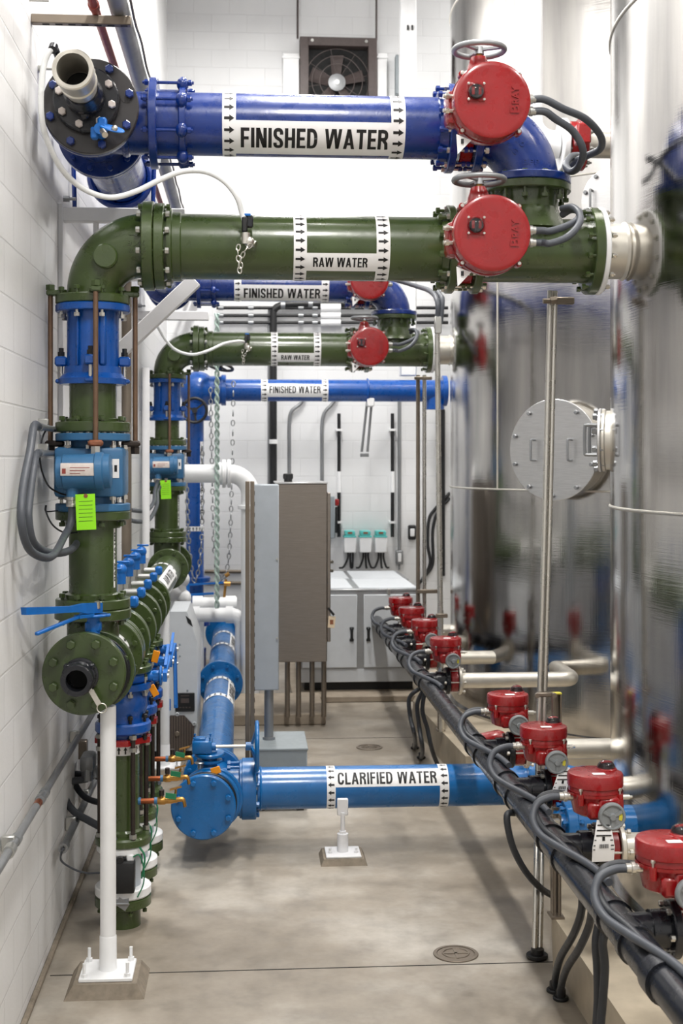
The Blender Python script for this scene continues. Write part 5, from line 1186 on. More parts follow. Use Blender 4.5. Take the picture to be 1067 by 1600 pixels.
b = MB(); b.tube([P(427, 760, 15.2), P(427, 650, 15.2), P(427, 500, 15.2), P(428, 485, 15.2), P(440, 477, 15.2), P(470, 475, 15.2), P(600, 475, 15.2)], .042, 14, 6); b.build('barrel', 'black', t)
for px, py in ((427, 690), (427, 560), (442, 477), (485, 475)):
    q_ = P(px, py, 15.2); MB().cyl(q_-Vector((.0, 0, .025)) if px == 427 else q_-Vector((.025, 0, 0)), q_+Vector((0, 0, .025)) if px == 427 else q_+Vector((.025, 0, 0)), .05, 14).build('coupling', 'white' if py in (690,) else 'dull', t)
for k, py in enumerate((481, 493, 504)):
    t = thing('conduit_run', ['topmost', 'middle', 'lowest'][k]+' of three thin dark horizontal lines on the rear wall with a white sleeve', 'pipe', P(340, py, 15.2), 'thin horizontal lines on the rear wall')
    b = MB(); b.cyl(P(338, py, 15.2), P(700, py, 15.2), .02, 10); b.build('line', 'black', t)
    MB().cyl(P(501, py, 15.18), P(532, py, 15.18), .036 if k else .05, 12).build('sleeve', 'white', t)
    for px in (345, 392, 470, 492): q_ = P(px, py, 15.2); MB().cyl(q_-Vector((.03, 0, 0)), q_+Vector((.03, 0, 0)), .028, 10).build('coupling', 'dull', t)
# pipe hanger under the rear finished water pipe
t = thing('hanger_rods', 'pair of thin steel hanger rods converging below the rear FINISHED WATER pipe', 'bracket', P(572, 660, 14.9))
b = MB(); b.cyl(P(574, 624, 14.2), P(565, 706, 14.2), .014, 8); b.cyl(P(581, 624, 14.2), P(574, 706, 14.2), .014, 8); b.box(P(569.5, 711, 14.2), (.09, .05, .04), bev=.005); b.build('rods', 'dull', t)
b = MB(); b.box(P(578, 629, 14.15), (.075, .2, .09), bev=.008); b.build('clamp', 'white', t)
# fan
t = thing('exhaust_fan', 'square dark framed exhaust fan high on the rear wall behind the FINISHED WATER pipe', 'fan', P(528, 120, 15.25))
yv = 15.22; xa, xb = X(468, yv), X(588, yv); zt = Z(60, xa, yv); zm = zt-.98; xm = (xa+xb)/2; s_ = (xb-xa)
b = MB()
for sx in (-1, 1): b.box((xm+sx*(s_/2-.05), yv, (zt+zm)/2), (.1, .16, zt-zm), bev=.006)
b.box((xm, yv, zt-.05), (s_-.19, .16, .1), bev=.006); b.box((xm, yv, zm+.05), (s_-.19, .16, .1), bev=.006); fr = b.build('frame', 'gunmetal', t)
for sx in (-.68, .72): MB().cyl((xm+sx*s_/2, yv-.08, zt-.045), (xm+sx*s_/2, yv-.095, zt-.045), .018, 10).build('bolt', 'steel', fr)
MB().box((xm, yv+.07, (zt+zm)/2), (s_-.2, .02, zt-zm-.2)).build('back_panel', 'dark', t)
fcn = Vector((X(526, yv), yv-.02, Z(130, xm, yv)))
b = MB()
for k in range(5):
    a = 2*PI*k/5+.35; u = Vector((math.cos(a), 0, math.sin(a))); v = Vector((-math.sin(a), 0, math.cos(a))); n = Vector((0, 1, 0))
    q = [fcn+u*.09-v*.05-n*.03, fcn+u*.31-v*.09-n*.04, fcn+u*.33+v*.06+n*.03, fcn+u*.09+v*.05+n*.03]
    b.add([p+Vector((0, .03, 0)) for p in q]+[p+Vector((0, .038, 0)) for p in q], [(0, 1, 2, 3), (7, 6, 5, 4), (0, 4, 5, 1), (1, 5, 6, 2), (2, 6, 7, 3), (3, 7, 4, 0)])
b.build('blades', 'gunmetal', t)
b = MB(); b.lathe([(.0, .03), (0, .095), (-.02, .1), (-.03, .06), (-.035, 0)], fcn+Vector((0, 0, 0)), (0, 1, 0), 28); hb_ = b.build('hub', 'dull', t); MB().disc(fcn+Vector((0, -.035, 0)), (0, 1, 0), .03, .012).build('hub_cap', 'white', hb_)
b = MB()
for R in (.2, .29, .37): b.torus(fcn+Vector((0, -.055, 0)), (0, 1, 0), R, .004, 48, 6)
for k in range(8):
    a = 2*PI*k/8+.2; u = Vector((math.cos(a), 0, math.sin(a))); b.cyl(fcn+u*.1+Vector((0, -.055, 0)), fcn+u*.37+Vector((0, -.055, 0)), .003, 6)
b.build('guard', 'gunmetal', t)
for a_, c_, lb in ((442, 467, 'left'), (589, 604, 'right')):
    b = MB(); xx0, xx1 = X(a_, yv), X(c_, yv); z1_ = Z(84, xx0, yv); b.box(((xx0+xx1)/2, yv+.02, z1_-.5), (xx1-xx0, .1, 1.0), bev=.005); b.box(((xx0+xx1)/2, yv-.035, z1_-.05), (xx1-xx0+.02, .02, .02)); single(b, 'fan_side_panel', 'white', 'white sheet panel on the %s side of the exhaust fan' % lb, 'panel', 'white panels beside the fan')
for px, lb in ((465, 'left'), (588, 'right')):
    b = MB(); b.cyl((X(px, 15.26), 15.26, zt+.01), (X(px, 15.26), 15.26, 8.8), .012, 8); single(b, 'wall_conduit', 'gunmetal', 'thin vertical conduit above the %s edge of the exhaust fan' % lb, 'conduit', 'thin conduits above the fan')
b = MB(); b.box(P(622, 118, 15.2), (.07, .12, .45), bev=.006); single(b, 'wall_box', 'box', 'narrow dark green-grey box high on the rear wall beside the white riser', 'electrical box')
t = thing('white_riser', 'tall white square duct in front of the rear wall, right of the exhaust fan', 'duct', (X(638, 14.2), 14.2, 3.2))
x0, x1 = X(626, 14.1), X(651, 14.1); b = MB(); b.box(((x0+x1)/2, 14.2, 6.0), (x1-x0, .17, 5.6), bev=.01); b.build('duct', 'white', t)
for px in (637, 644): q_ = P(px, 43, 14.1); MB().box(q_, (.018, .02, .05)).build('clip', 'black', t)
# ---------------------------------------------------------------- rear finished water pipe and its drop
YD = 14.15; ZD = Z(610, .3, YD); RD = .117
t = thing('finished_water_pipe', 'royal blue pipe marked FINISHED WATER on the rear wall, farthest of the three', 'pipe', (.3, YD, ZD-RD))
xa, xb = X(345, YD), X(694, YD); b = MB(); b.cyl((xa, YD, ZD), (xb, YD, ZD), RD, 40); xj = X(574, YD); b.torus((xj, YD, ZD), (1, 0, 0), RD+.006, .012, 40, 8); b.build('barrel', 'epoxy', t)
flange(t, (xb, YD, ZD), (1, 0, 0), .165, .05, 'epoxy'); flange(t, (xa+.03, YD, ZD), (1, 0, 0), .165, .05, 'epoxy'); MB().cyl((xb-.1, YD, ZD-.2), (xb-.1, YD, ZD), .1, 24).build('drop', 'epoxy', t)
yl = YD-RD
pipe_label(t, fmX(YD, ZD), RD, (X(418, yl), X(505, yl), -39, 29), [(X(408, yl), X(418.5, yl)), (X(503.5, yl), X(513, yl))], 'FINISHED WATER', (X(421, yl), X(501, yl), -17, 20), 1, 24)
t = thing('finished_water_drop', 'royal blue vertical pipe with white label at the far left, behind the farther riser', 'pipe', (X(305, YD), YD, .1))
xd = X(304.5, YD); b = MB(); b.cyl((xd, YD, .25), (xd, YD, ZD-.1), .094, 36); b.build('barrel', 'epoxy', t)
b = MB(); b.sphere((xd+.03, YD, ZD), .2, (0, 0, 1)); b.cyl((xd, YD, ZD), (xa+.03, YD, ZD), .15, 32); b.cyl((xd, YD, ZD-.3), (xd, YD, ZD), .14, 32); b.build('tee', 'epoxy', t)
flange(t, (xd, YD, ZD-.3), (0, 0, 1), .165, .05, 'epoxy'); flange(t, (xd, YD, Z(905, xd, YD)), (0, 0, 1), .165, .05, 'epoxy'); flange(t, (xd, YD, .6), (0, 0, 1), .16, .12, 'navy')
MB().cyl((xd, YD, 0), (xd, YD, .3), .12, 24).build('foot', 'navy', t)
zl0, zl1 = Z(822, xd, YD), Z(690, xd, YD)
pipe_label(t, fmZ(xd, YD), .094, (zl0, zl1, -72, -38), [(zl0-.05, zl0)], 'FINISHED WATER', (zl0+.08, zl1-.05, -66, -44), aspan=(-90, 90))
b = MB(); q_ = P(320, 912, 13.9); b.bar(P(292, 914, 13.85), P(350, 910, 13.85), .03, .02); b.bar(P(288, 930, 13.85), P(334, 927, 13.85), .05, .02); b.cyl(P(292, 930, 13.85), P(292, 912, 13.85), .03, 12); single(b, 'valve_lever', 'lever', 'pair of joined blue lever arms low on the royal blue vertical pipe', 'lever')
for (px, py, r, tilt, lb) in ((304, 641, .125, (0, 1, 0), 'black chain wheel on the royal blue vertical pipe'), (343, 572, .14, (.25, .2, 1), 'black chain wheel half hidden under the farther raw water pipe')):
    q_ = P(px, py, YD-.3); t = thing('chain_wheel', lb, 'wheel', q_, 'black chain wheels'); ax = Vector(tilt).normalized(); u, v, _ = basis(ax)
    b = MB(); b.torus(q_, ax, r, .016, 36, 8)
    for k in range(3): a = 2*PI*k/3+.4; b.bar(q_, q_+(u*math.cos(a)+v*math.sin(a))*r, .02, .012, ax)
    b.cyl(q_-ax*.02, q_+ax*.05, .03, 12); b.build('rim', 'black', t); b = MB(); b.cyl(q_+Vector((0, .02, 0)), (q_.x, YD, q_.z), .03, 14); b.build('gear_shaft', 'epoxy', t)
b = MB(); 
for s in (0, PI): b.sweep([P(339, 490+(950-490)*k/120, 12.6)+Vector((.016*math.cos(k*.9+s), .016*math.sin(k*.9+s), 0)) for k in range(121)], .012, 6)
single(b, 'pull_rope', 'rope', 'pale twisted rope hanging vertically in front of the rear wall', 'rope')
b = MB(); chain(b, [P(291, 690, 13.9), P(293, 800, 13.9), P(298, 880, 13.9), P(305, 908, 13.9), P(313, 870, 13.9), P(316, 800, 13.9), P(316, 690, 13.9)], .06, .008); single(b, 'pull_chain', 'dull', 'grey chain loop hanging in front of the royal blue vertical pipe', 'chain', 'grey pull chains')
b = MB(); chain(b, [P(329, 610, 13.9), P(331, 720, 13.9), P(335, 860, 13.9), P(345, 905, 13.9), P(357, 875, 13.9), P(362, 760, 13.9), P(365, 585, 13.9)], .06, .007); single(b, 'pull_chain', 'dull', 'long grey chain loop hanging right of the pale rope', 'chain', 'grey pull chains')
# white pipes at the rear left
yw = 12.7; r = .0875; zc = Z(740, 0, yw); xe = X(391, yw)
t = thing('white_pipe', 'white pipe elbowing down behind the strut post, right of the farther flow meter', 'pipe', (X(330, yw), yw, zc))
b = MB(); b.sweep([(X(262, yw), yw, zc), (xe-.2, yw, zc)]+[(xe-.2+.2*math.sin(R_(a)), yw, zc-.2+.2*math.cos(R_(a))) for a in range(10, 91, 10)]+[(xe, yw, 0)], r, 28); b.build('barrel', 'white', t)
for px in (350, 358): MB().disc((X(px, yw), yw, zc), (1, 0, 0), .135, .035).build('flange', 'white', t)
MB().lathe([(0, r), (0, r+.02), (.1, r+.02), (.1, r)], (X(338, yw), yw, zc), (1, 0, 0), 28).build('hub', 'white', t)
MB().disc((xe, yw, zc-.32), (0, 0, 1), .12, .04).build('flange', 'white', t)
yw = 13.2
for pa, pb, py, rr, lb, el in ((301, 370, 943, .062, 'upper short white horizontal pipe low at the rear left, with a cap', 0), (296, 372, 961, .07, 'lower short white horizontal pipe low at the rear left, bending away', 1)):
    yy = yw-.2*el; x0, x1 = X(pa, yy), X(pb, yy); z = Z(py, x0, yy); t = thing('white_pipe', lb, 'pipe', (x0, yy, z), 'low white pipes'); b = MB()
    if el: b.sweep([(x0, yy, z), (x1-.08, yy, z)]+[(x1-.08+.12*math.sin(R_(a)), yy, z-.12+.12*math.cos(R_(a))) for a in range(10, 91, 16)]+[(x1+.04, yy, 0)], rr, 24)
    else: b.cyl((x0+.05, yy, 0), (x0+.05, yy, z), rr, 24); b.cyl((x0, yy, z), (x1, yy, z), rr, 24); b.cyl((x1-.11, yy, z), (x1-.01, yy, z), rr+.012, 24)
    b.cyl((x0-.0, yy, z), (x0+.1, yy, z), rr+.014, 24); b.build('barrel', 'white', t)
    if el: MB().cyl((x1-.12, yy, z), (x1-.05, yy, z), rr+.014, 24).build('hub', 'white', t)
b = MB(); 
for px, py, rr in ((271, 890, .09), (283, 905, .08), (270, 925, .11), (284, 935, .09)): b.sphere(P(px, py, 12.4), rr)
b.tube([P(268, 880, 12.4), P(276, 910, 12.4), P(276, 945, 12.4), P(276, 980, 12.4), P(276, 1096, 12.4)], .085, 16, 5); single(b, 'insulated_fitting', 'white', 'lumpy white insulated pipe fitting behind the end of the manifold', 'pipe fitting')
b = MB(); b.cyl(P(353, 905, 13.2), P(349, 946, 13.2), .014, 10); b.cyl(P(350, 912, 13.2), P(360, 912, 13.2), .025, 10); b.cyl(P(352, 900, 13.2), P(358, 896, 13.2), .02, 10); single(b, 'brass_valve', 'brass', 'small brass gauge valve above the low white pipes', 'valve')
b = MB(); b.cyl(P(320, 893, 15.28), P(384, 893, 15.28), .02, 10); b.cyl(P(320, 911, 15.28), P(384, 911, 15.28), .02, 10); single(b, 'cross_rails', 'strut', 'thin grey cross rails left of the strut post, above the low white pipes', 'rail')
# white machine
ym = 10.25; xa, xb = X(232, ym), X(308, ym); zt = Z(956, xa, ym); w_ = xb-xa
t = thing('air_compressor', 'white floor-standing machine with a slanted corner, black display and grey fan grille', 'machine', ((xa+xb)/2, ym+.35, 0))
z1_ = Z(1003, xb, ym); xc_ = X(292, ym)
b = MB(); b.prism([(xa, .06), (xb, .06), (xb, z1_), (xc_, zt), (xa, zt)], (0, ym+.75, 0), (1, 0, 0), (0, 0, 1), .75); b.build('body', 'cab', t)
b = MB(); b.box(((xa+xb)/2, ym+.37, .03), (w_-.04, .68, .06)); b.build('plinth', 'black', t)
q_ = P(289, 1097, ym-.004); b = MB(); b.box(q_, (.148, .02, .142), bev=.004); b.mat(1); b.box(q_+Vector((0, -.011, .012)), (.062, .003, .034)); b.box(q_+Vector((0, -.011, .05)), (.065, .003, .008))
for k in range(4): b.box(q_+Vector((-.036+.024*k, -.011, -.04)), (.014, .003, .007))
b.build('display', ['black', 'gunmetal'], t)
q_ = P(277, 1146, ym); b = MB(); pl = [(.152*math.cos(PI/8+PI*k/4)*.92, .152*math.sin(PI/8+PI*k/4)) for k in range(8)]
b.prism(pl, q_+Vector((0, .004, 0)), (1, 0, 0), (0, 0, 1), .02); g = b.build('fan_grille', 'gunmetal', t)
b = MB()
for k in range(-6, 7): hh = .135 if abs(k) < 4 else .135-.03*(abs(k)-3); b.box(q_+Vector((.02*k, -.018, 0)), (.006, .006, hh*2))
b.disc(q_+Vector((0, -.02, 0)), (0, 1, 0), .02, .01); b.build('grille_bars', 'strut', g)
for k in range(6): a = PI/6+PI*k/3; MB().disc(q_+Vector((.15*math.cos(a), -.012, .15*math.sin(a))), (0, 1, 0), .016, .014, .007).build('mounting_ear', 'cab', g)
q_ = P(252, 1173, ym); MB().disc(q_, (0, 1, 0), .016, .01).build('port', 'black', t); q_ = P(265, 1101, ym-.003); MB().box(q_, (.018, .006, .09), bev=.003).build('blue_strip', 'lever', t)
for px, py in ((281, 1007), (281, 1025), (275, 1068), (293, 1079), (268, 1038)): MB().disc(P(px, py, ym), (0, 1, 0), .008, .008).build('panel_screw', 'box', t)
b = MB(); b.prism([(0, 0), (.07, -.06), (.1, -.16), (.03, -.1)], P(290, 962, ym-.002)+Vector((0, .01, 0)), (.55, 0, 0), (0, 0, .55), .01); b.build('vent_slot', 'black', t)
# ---------------------------------------------------------------- actuated valve bank at the tanks
XP = 1.25
t = thing('plastic_header', 'charcoal plastic header pipe running back past all the red actuators', 'pipe', (XP, 8, VZ-.06))
b = MB(); b.cyl((XP, 3.2, VZ), (XP, 12.85, VZ), .0585, 40); b.sphere((XP, 12.85, VZ), .0585, (0, 1, 0), 32, 10, 0, 90, .4); b.build('barrel', 'pvc', t)
for y in VY:
    b = MB(); b.cyl((XP, y, VZ), (1.405, y, VZ), .0575, 32); b.lathe([(0, .05), (0, .066), (.055, .067), (.055, .05)], (1.335, y, VZ), (1, 0, 0), 32); br = b.build('branch', 'pvc', t)
    flange(br, (1.412, y, VZ), (1, 0, 0), .096, .03, 'pvc', 0)
    for s in (-1, 1): MB().lathe([(-.02, .058), (-.02, .066), (.02, .066), (.02, .058)], (XP, y+s*.13, VZ), (0, 1, 0), 32).build('collar', 'pvc', t)
MB().lathe([(-.03, .058), (-.03, .069), (.05, .069), (.05, .058)], (XP, 3.9, VZ), (0, 1, 0), 32).build('collar', 'pvc', t)
names = ['closest red actuator, cut by the right picture edge', 'red actuator with a white tag over the azure stub, second from the camera', 'red actuator with a slanted white tag, third from the camera', 'untagged red actuator, fourth from the camera, above the azure elbow',
         'red actuator in front of the long bare inlet pipe, first one at the farther tank', 'second red actuator of the farther tank group', 'third red actuator of the farther tank group', 'farthest and smallest red actuator at the back end of the plastic header']
y = VY[0]; xa = 1.402; za = .955
t = thing('actuated_valve', names[0], 'valve', (1.45, y, VZ-.1), 'small actuated valves on the plastic header')
wf = MB().disc((1.458, y, VZ), (1, 0, 0), .085, .055, 0, .005, 40).build('wafer_body', 'red', t)
bolts(wf, (1.458, y, VZ), (1, 0, 0), .083, 6, .128, .011, .012, 'bright', 0)
flange(t, (1.499, y, VZ), (1, 0, 0), .098, .022, 'nozzle')
b = MB(); b.cyl((1.452, y, VZ+.07), (1.452, y, za-.08), .03, 20); b.box((1.452, y, VZ+.115), (.06, .07, .03), bev=.006); b.build('stem_neck', 'red', t)
b = MB(); b.lathe([(-.085, 0), (-.085, .07), (-.075, .088), (-.03, .098), (.0, .102), (.0, .112), (.012, .112)], (xa, y, za), (0, 0, 1), 40)
b.box((xa+.045, y+.0, za-.045), (.11, .15, .085), bev=.015); b.box((xa-.02, y-.075, za-.05), (.07, .06, .07), bev=.012); b.box((xa+.03, y-.085, za-.035), (.09, .05, .08), bev=.012)
for k in range(4): a = R_(45+90*k); b.cyl((xa+.112*math.cos(a), y+.112*math.sin(a), za-.03), (xa+.112*math.cos(a), y+.112*math.sin(a), za+.012), .013, 12)
b.build('housing', 'red', t)
b = MB(); b.lathe([(.012, .108), (.03, .106), (.034, .112), (.075, .112), (.083, .108), (.086, .098), (.088, 0)], (xa, y, za), (0, 0, 1), 48); cp = b.build('cap', 'red', t)
for k in range(4): a = R_(45+90*k); q_ = Vector((xa+.112*math.cos(a), y+.112*math.sin(a), za+.016)); o = bpy.data.objects.new('cap_screw', bolt_mesh(.02, .008, 0, 'bright')); COL.objects.link(o); o.parent = cp; o.location = q_-chain_loc(cp)
b = MB(); b.box((xa-.0, y-.055, za+.0885), (.05, .03, .0015)); b.build('sticker', 'tag', cp)
dc = Vector((xa+.055, y+.035, za+.088))
b = MB(); b.disc(dc, (0, 0, 1), .043, .008); b.build('indicator_plate', 'red', t)
MB().sphere(dc, .038, (0, 0, 1), 24, 10, 0, 90, .95).build('indicator_dome', 'dome', t)
b = MB(); b.cyl(dc, dc+Vector((0, 0, .02)), .025, 16); b.mat(1); b.box(dc+Vector((0, 0, .021)), (.04, .012, .004)); b.build('indicator', ['pvc', 'red'], t)
hw = Vector((xa+.033, y-.128, za-.062))
b = MB(); b.disc(hw, (0, 1, 0), .054, .022, 0, .004, 40); b.torus(hw+Vector((0, -.011, 0)), (0, 1, 0), .047, .006, 40, 8); b.lathe([(0, 0), (0, .016), (.012, .012), (.012, 0)], hw+Vector((0, -.01, 0)), (0, -1, 0), 16)
for k in range(3): a = R_(30+120*k); b.bar(hw+Vector((0, -.012, 0)), hw+Vector((.042*math.cos(a), -.012, .042*math.sin(a))), .012, .008, (0, 1, 0))
hwo = b.build('gear_cover', 'gearcap', t)
b = MB()
for a0, a1 in ((-25, 25),): b.add([hw+Vector((r_*math.cos(R_(a)), -.0125, r_*math.sin(R_(a)))) for a in range(a0, a1+1, 10) for r_ in (.026, .04)], [(2*i, 2*i+1, 2*i+3, 2*i+2) for i in range(5)])
b.build('position_window', 'yellow', hwo)
b = MB(); b.lathe([(.09, 0), (.09, .016), (.118, .016), (.12, .021), (.132, .021), (.134, .017), (.15, .017), (.15, 0)], (xa, y-.012, za-.01), (-1, 0, 0), 18); b.build('conduit_fitting', 'bright', t)
b = MB(); b.cyl((xa+.1, y-.0, za-.02), (xa+.14, y, za-.02), .011, 12); b.cyl((xa+.138, y, za-.02), (xa+.152, y, za-.02), .006, 8); b.build('stop_screw', 'bright', t)
proto = t
fl = lambda y, k: [(xa-.14, y-.012, za-.01), (xa-.19, y-.015, za-.012), (xa-.245, y-.03, za-.035), (xa-.27, y-.07, za-.085), (xa-.255, y-.14, za-.125), (xa-.215, y-.24, za-.14), (xa-.17, y-.36, za-.147), (xa-.135, y-.5, za-.15), (xa-.125, y-.66, za-.15)]
ord_ = ['closest', 'second', 'third', 'fourth', 'fifth', 'sixth', 'seventh', 'farthest']
for k, y in enumerate(VY):
    if k: c2 = copy_tree(proto); c2.location = (1.45, y, VZ-.1); c2['label'] = names[k]
    b = MB(); b.tube(fl(y, k), .0145, 12, 7); single(b, 'flexible_conduit', 'rubber', ['dark grey flexible conduit curling from the %s red actuator down onto the plastic header' % ord_[k]][0], 'conduit', 'flexible conduits of the small actuators')
    if k in (0, 1, 3, 5):
        b = MB(); b.tube([(xa-.12, y+.02, za-.008), (xa-.17, y+.02, za-.005), (xa-.22, y+.01, za-.02), (xa-.25, y-.02, za-.065), (xa-.24, y-.09, za-.11), (xa-.2, y-.2, za-.135), (xa-.16, y-.34, za-.16), (xa-.09, y-.45, za-.19)], .0145, 12, 7)
        single(b, 'flexible_conduit', 'darkflex', 'inner flexible conduit tucked beside the outer one at the %s red actuator' % ord_[k], 'conduit', 'flexible conduits of the small actuators')
# lower side actuator behind the fourth one
q_ = P(768, 1160, 7.25); t = thing('actuated_valve', 'small glossy red actuator lying sideways under the fourth one from the camera', 'valve', q_)
b = MB(); b.lathe([(-.09, 0), (-.09, .05), (-.06, .06), (.05, .062), (.075, .05), (.085, 0)], q_, (1, .3, .1), 28); b.box(q_+Vector((.03, .0, -.05)), (.08, .08, .08), bev=.01); b.build('housing', 'red', t)
MB().cyl(q_+Vector((.06, .0, -.06)), q_+Vector((.06, 0, -.16)), .02, 14).build('stem_neck', 'red', t)
# paper tags
def ptag(top, w_, h_, lean, lb):
    t = thing('hang_tag', lb, 'tag', top, 'white barcode tags'); b = MB(); n = 8; vs = []
    for k in range(n+1):
        s = k/n; ww = w_*(.55+.45*min(1, s*1.6)); cx_ = lean*s; vs += [Vector(top)+Vector((cx_-ww/2, -.012*math.sin(s*3), -h_*s)), Vector(top)+Vector((cx_+ww/2, -.012*math.sin(s*3+.5), -h_*s))]
    b.add(vs, [(2*k, 2*k+1, 2*k+3, 2*k+2) for k in range(n)]); b.add([v+Vector((0, .0012, 0)) for v in vs], [(2*k, 2*k+1, 2*k+3, 2*k+2) for k in range(n)]); b.mat(1)
    def patch(u0, u1, s0, s1):
        o = []
        for s in (s0, s1):
            i = min(n-1, int(s*n)); f_ = s*n-i
            L_, R2 = vs[2*i].lerp(vs[2*i+2], f_), vs[2*i+1].lerp(vs[2*i+3], f_)
            o += [L_.lerp(R2, u0)+Vector((0, -.002, 0)), L_.lerp(R2, u1)+Vector((0, -.002, 0))]
        b.add(o, [(0, 1, 3, 2)])
    for s in (.1, .22, .34): patch(.08, .92, s, s+.03)
    for s in (.45, .58, .68): patch(.03, .12, s, s+.025); patch(.82, .97, s, s+.025)
    for k in range(12): patch(.3+.035*k, .3+.035*k+.012+.008*(k % 3), .56, .66)
    patch(.42, .56, .38, .48)
    b.build('sheet', ['tag', 'ink'], t, 180)
p_ = P(942, 1281, VY[1]-.13); ptag(p_, .09, .165, 0.0, 'white barcode tag hanging from the second red actuator, in front of the azure stub')
p_ = P(882, 1199, VY[2]-.13); ptag(p_, .085, .15, -.025, 'white barcode tag hanging aslant from the third red actuator')
# ---------------------------------------------------------------- strut posts, conduits at the tanks
def strutpost(px, y, zt, lb):
    x = X(px, y); t = thing('strut_post', lb, 'post', (x, y, 0), 'strut posts')
    z0_ = .23 if x > 1.385 else 0
    b = MB(); b.box((x-.017, y, (zt+z0_)/2), (.006, .041, zt-z0_)); b.box((x+.017, y, (zt+z0_)/2), (.006, .041, zt-z0_)); b.box((x, y+.018, (zt+z0_)/2), (.041, .005, zt-z0_)); b.box((x-.011, y-.018, (zt+z0_)/2), (.01, .005, zt-z0_)); b.box((x+.011, y-.018, (zt+z0_)/2), (.01, .005, zt-z0_)); b.build('channel', 'strut', t)
    MB().box((x, y, z0_+.005), (.06, .09, .01)).build('base_plate', 'strut', t); MB().box((x-.06, y-.03, VZ-.07), (.14, .03, .03), bev=.003).build('pipe_saddle', 'steel', t)
    return x
strutpost(868.5, 5.92, .69, 'short slotted strut post at the curb, carrying the plastic header beside the leaning steel conduit')
x_ = X(869.5, 6.62); t = thing('strut_post', 'strut post standing behind the third red actuator from the camera, its top showing above it', 'post', (x_, 6.62, .23), 'strut posts')
b = MB(); z_ = Z(1084, x_, 6.62)
for dx in (-.018, .018): b.box((x_+dx, 6.62, z_/2), (.008, .042, z_))
b.box((x_, 6.638, z_/2), (.04, .006, z_)); b.build('channel', 'strut', t); MB().box((x_, 6.62, z_+.003), (.046, .044, .006)).build('end_cap', 'yellow', t)
strutpost(688, 10.05, 1.15, 'slotted strut post at the curb near the farther tank')
cc = [(X(839, 6.03), 6.03, 0), (X(842, 6.16), 6.16, .35), (X(844, 6.35), 6.35, .7), (X(846.5, 6.42), 6.42, 1.05), (X(855, 6.42), 6.42, 2.0), (X(863.5, 6.42), 6.42, 3.13)]
t = thing('steel_conduit', 'pair of long leaning steel conduits rising from the floor to under the green tee', 'conduit', cc[0])
for dx, dy in ((-.013, 0), (.014, .012)):
    b = MB(); b.tube([(p[0]+dx, p[1]+dy, p[2]) for p in cc], .0135, 14, 8); b.build('conduit', 'bright', t)
x0, yl_ = cc[0][0], cc[0][1]
b = MB(); b.cyl((x0, yl_, 0), (x0+.002, yl_, .045), .03, 14); b.disc((x0, yl_, .012), (0, 0, 1), .05, .02); b.build('floor_boot', 'black', t)
xt_ = cc[-1][0]; zc = Z(470, xt_, 6.42); b = MB(); b.box((xt_+.06, 6.42, zc), (.09, .035, .035), bev=.004); b.cyl((xt_-.055, 6.39, zc-.005), (xt_-.02, 6.39, zc-.005), .013, 10); b.cyl((xt_-.02, 6.385, zc-.005), (xt_+.01, 6.385, zc), .02, 6); b.build('clamp', 'strut', t)
xm_, zm_ = X(847, 6.42), Z(1084, X(847, 6.42), 6.42); b = MB(); b.box((xm_+.01, 6.40, zm_), (.085, .03, .02), bev=.004); b.cyl((xm_-.035, 6.385, zm_), (xm_-.035, 6.365, zm_), .012, 8); b.cyl((xm_+.05, 6.385, zm_), (xm_+.05, 6.365, zm_), .012, 8); b.build('clamp', 'strut', t)
t = thing('steel_conduit', 'steel conduit with a junction box standing near the farther tank', 'conduit', (X(688, 10.0), 10.0, 0))
b = MB(); b.cyl((X(690, 10.0), 10.0, .23 if X(690, 10.0) > 1.385 else 0), (X(683, 10.0), 10.0, Z(522, 1.45, 10.0)), .021, 16); b.build('conduit', 'bright', t)
q_ = P(684, 508, 10.0); MB().box(q_, (.052, .05, .13), bev=.006).build('junction_box', 'steel', t)
q_ = P(690, 962, 9.95); MB().box(q_, (.09, .03, .03), bev=.004).build('clamp', 'strut', t)
b = MB(); b.tube([P(684, 500, 10.0), P(683, 470, 10.0), P(672, 455, 10.3), P(650, 447, 10.9), (A1[0]+.2, A1[1]+5.6, A1[2]+.02)], .02, 10, 6); single(b, 'flexible_conduit', 'rubber', 'grey flexible conduit arching from the junction box to the half hidden far actuator', 'conduit', 'flexible conduits at the large valves')
b = MB(); b.tube([P(688, 505, 10.0), P(691, 470, 10.0), P(688, 462, 10.1), P(683, 455, 10.2)], .02, 10, 6); single(b, 'flexible_conduit', 'rubber', 'short grey flexible conduit hooking over the junction box', 'conduit', 'flexible conduits at the large valves')
for px, lb in ((653, 'left one of two thin vertical steel pipes before the rear wall'), (663, 'right one of two thin vertical steel pipes before the rear wall')):
    x = X(px, 12.4); b = MB(); b.cyl((x, 12.4, .23), (x, 12.4, Z(586, x, 12.4)), .019, 14); single(b, 'vertical_pipe', 'strut' if px == 653 else 'bright', lb, 'pipe', 'thin vertical pipes before the rear wall')
b = MB(); b.box(P(661, 591, 12.36), (.165, .04, .03), bev=.004); single(b, 'strut_clamp', 'strut', 'short strut clamp tying the thin vertical pipes together near their tops', 'bracket', 'strut clamps')
b = MB(); b.box(P(668, 924, 12.36), (.2, .04, .035), bev=.004); single(b, 'strut_clamp', 'strut', 'short strut clamp across the thin vertical pipes beside the grey cabinet', 'bracket', 'strut clamps')
b = MB(); b.cyl(P(692, 640, 15.27), P(692, 900, 15.27), .025, 12); single(b, 'rear_pipe', 'black', 'thin black vertical pipe between the steel conduit and the farther tank', 'pipe')
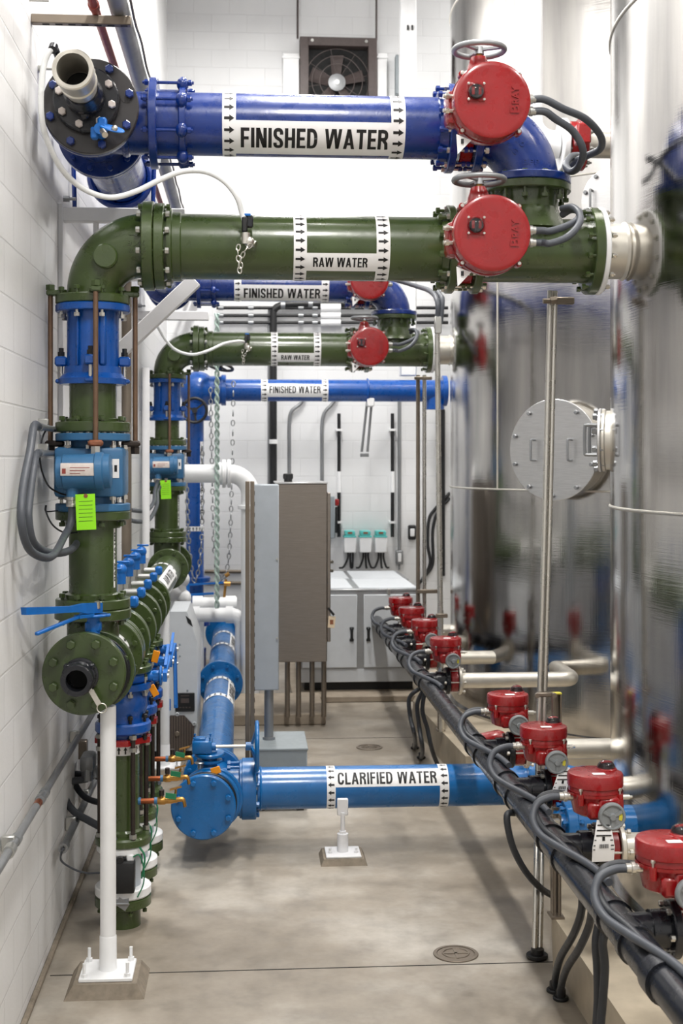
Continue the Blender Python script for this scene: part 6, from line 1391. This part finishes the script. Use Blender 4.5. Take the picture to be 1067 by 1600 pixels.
for k, (pts, lb) in enumerate((([(703, 770), (680, 795), (670, 812), (668, 850), (672, 880), (660, 905)], 'upper black cable sagging along the rear wall beside the farther tank'), ([(703, 778), (684, 800), (676, 830), (676, 880), (664, 900), (652, 915)], 'lower black cable sagging along the rear wall beside the farther tank'))):
    b = MB(); b.tube([P(px, py, 15.28) for px, py in pts], .018, 8); single(b, 'sagging_cable', 'cable', lb, 'cable', 'black cables on the rear wall')
# dark hoses dropping from the header to the floor
def drop(pts, lb, r=.0155, mat='darkflex', foot=True):
    b = MB(); b.tube(pts, r, 12, 7); p = Vector(pts[-1])
    t = thing('drop_conduit', lb, 'conduit', p, 'dark conduits dropping from the plastic header'); b.build('conduit', mat, t)
    if foot: b = MB(); b.cyl(p+Vector((0, 0, .012)), p+Vector((0, 0, .045)), .021, 14); b.disc(p+Vector((0, 0, .008)), (0, 0, 1), .034, .016); b.build('floor_boot', 'black', t)
def G(px, py, z=0):
    d = (H-z)*F/(py-HOR); u = (px-533.5)/F*d; return Vector((u*CT+d*ST, d*CT-u*ST, z))
g1, g2 = G(866, 1550), G(876, 1562)
drop([(XP+.02, 4.95, VZ-.055), P(908, 1425, 5.0), P(896, 1460, 5.1), P(876, 1495, 5.35), P(868, 1525, 5.6), g1], 'dark conduit dropping to the curb foot, left one of the close pair')
drop([(XP+.03, 4.85, VZ-.055), P(922, 1440, 4.95), P(906, 1480, 5.05), P(886, 1512, 5.3), P(877, 1540, 5.5), g2], 'dark conduit dropping to the curb foot, right one of the close pair')
drop([(XP+.0, 4.62, VZ-.05), P(931, 1470, 4.6), P(933, 1510, 4.6), P(934, 1560, 4.6), P(931, 1620, 4.6), (P(930, 1640, 4.6).x, 4.6, 0.0)], 'dark conduit hanging straight down near the bottom right corner', foot=False)
drop([(XP+.02, 4.55, VZ-.05), P(942, 1470, 4.55), P(945, 1510, 4.55), P(942, 1560, 4.55), P(938, 1620, 4.55), (P(940, 1640, 4.55).x, 4.55, 0.0)], 'dark conduit hanging straight down, right next to the one at the bottom right corner', foot=False)
drop([(XP-.03, 5.95, VZ-.04), P(792, 1275, 5.9), P(800, 1320, 5.9), P(820, 1360, 5.95), P(845, 1388, 6.05), P(868, 1402, 6.2), P(885, 1414, 6.3)], 'dark conduit swinging from under the header toward the nearer tank', foot=False)
b = MB(); b.sphere(P(895, 1425, 6.25), .07); single(b, 'foam_lump', 'tan', 'tan lump of foam on the curb behind the slotted strut post', 'foam')
for k, (ya, pxs, lb) in enumerate(((9.35, [(640, 1090), (641, 1120), (648, 1150)], 'dark conduit dropping from the header near the farther tank, left one'), (9.25, [(652, 1100), (655, 1135), (660, 1170)], 'dark conduit dropping from the header near the farther tank, middle one'), (9.2, [(660, 1110), (668, 1140), (676, 1175)], 'dark conduit dropping from the header near the farther tank, right one'))):
    pe = G((648, 658, 690)[k], (1170, 1185, 1210)[k]); drop([(XP-.01, ya, VZ-.05)]+[P(px, py, ya) for px, py in pxs]+[pe], lb)
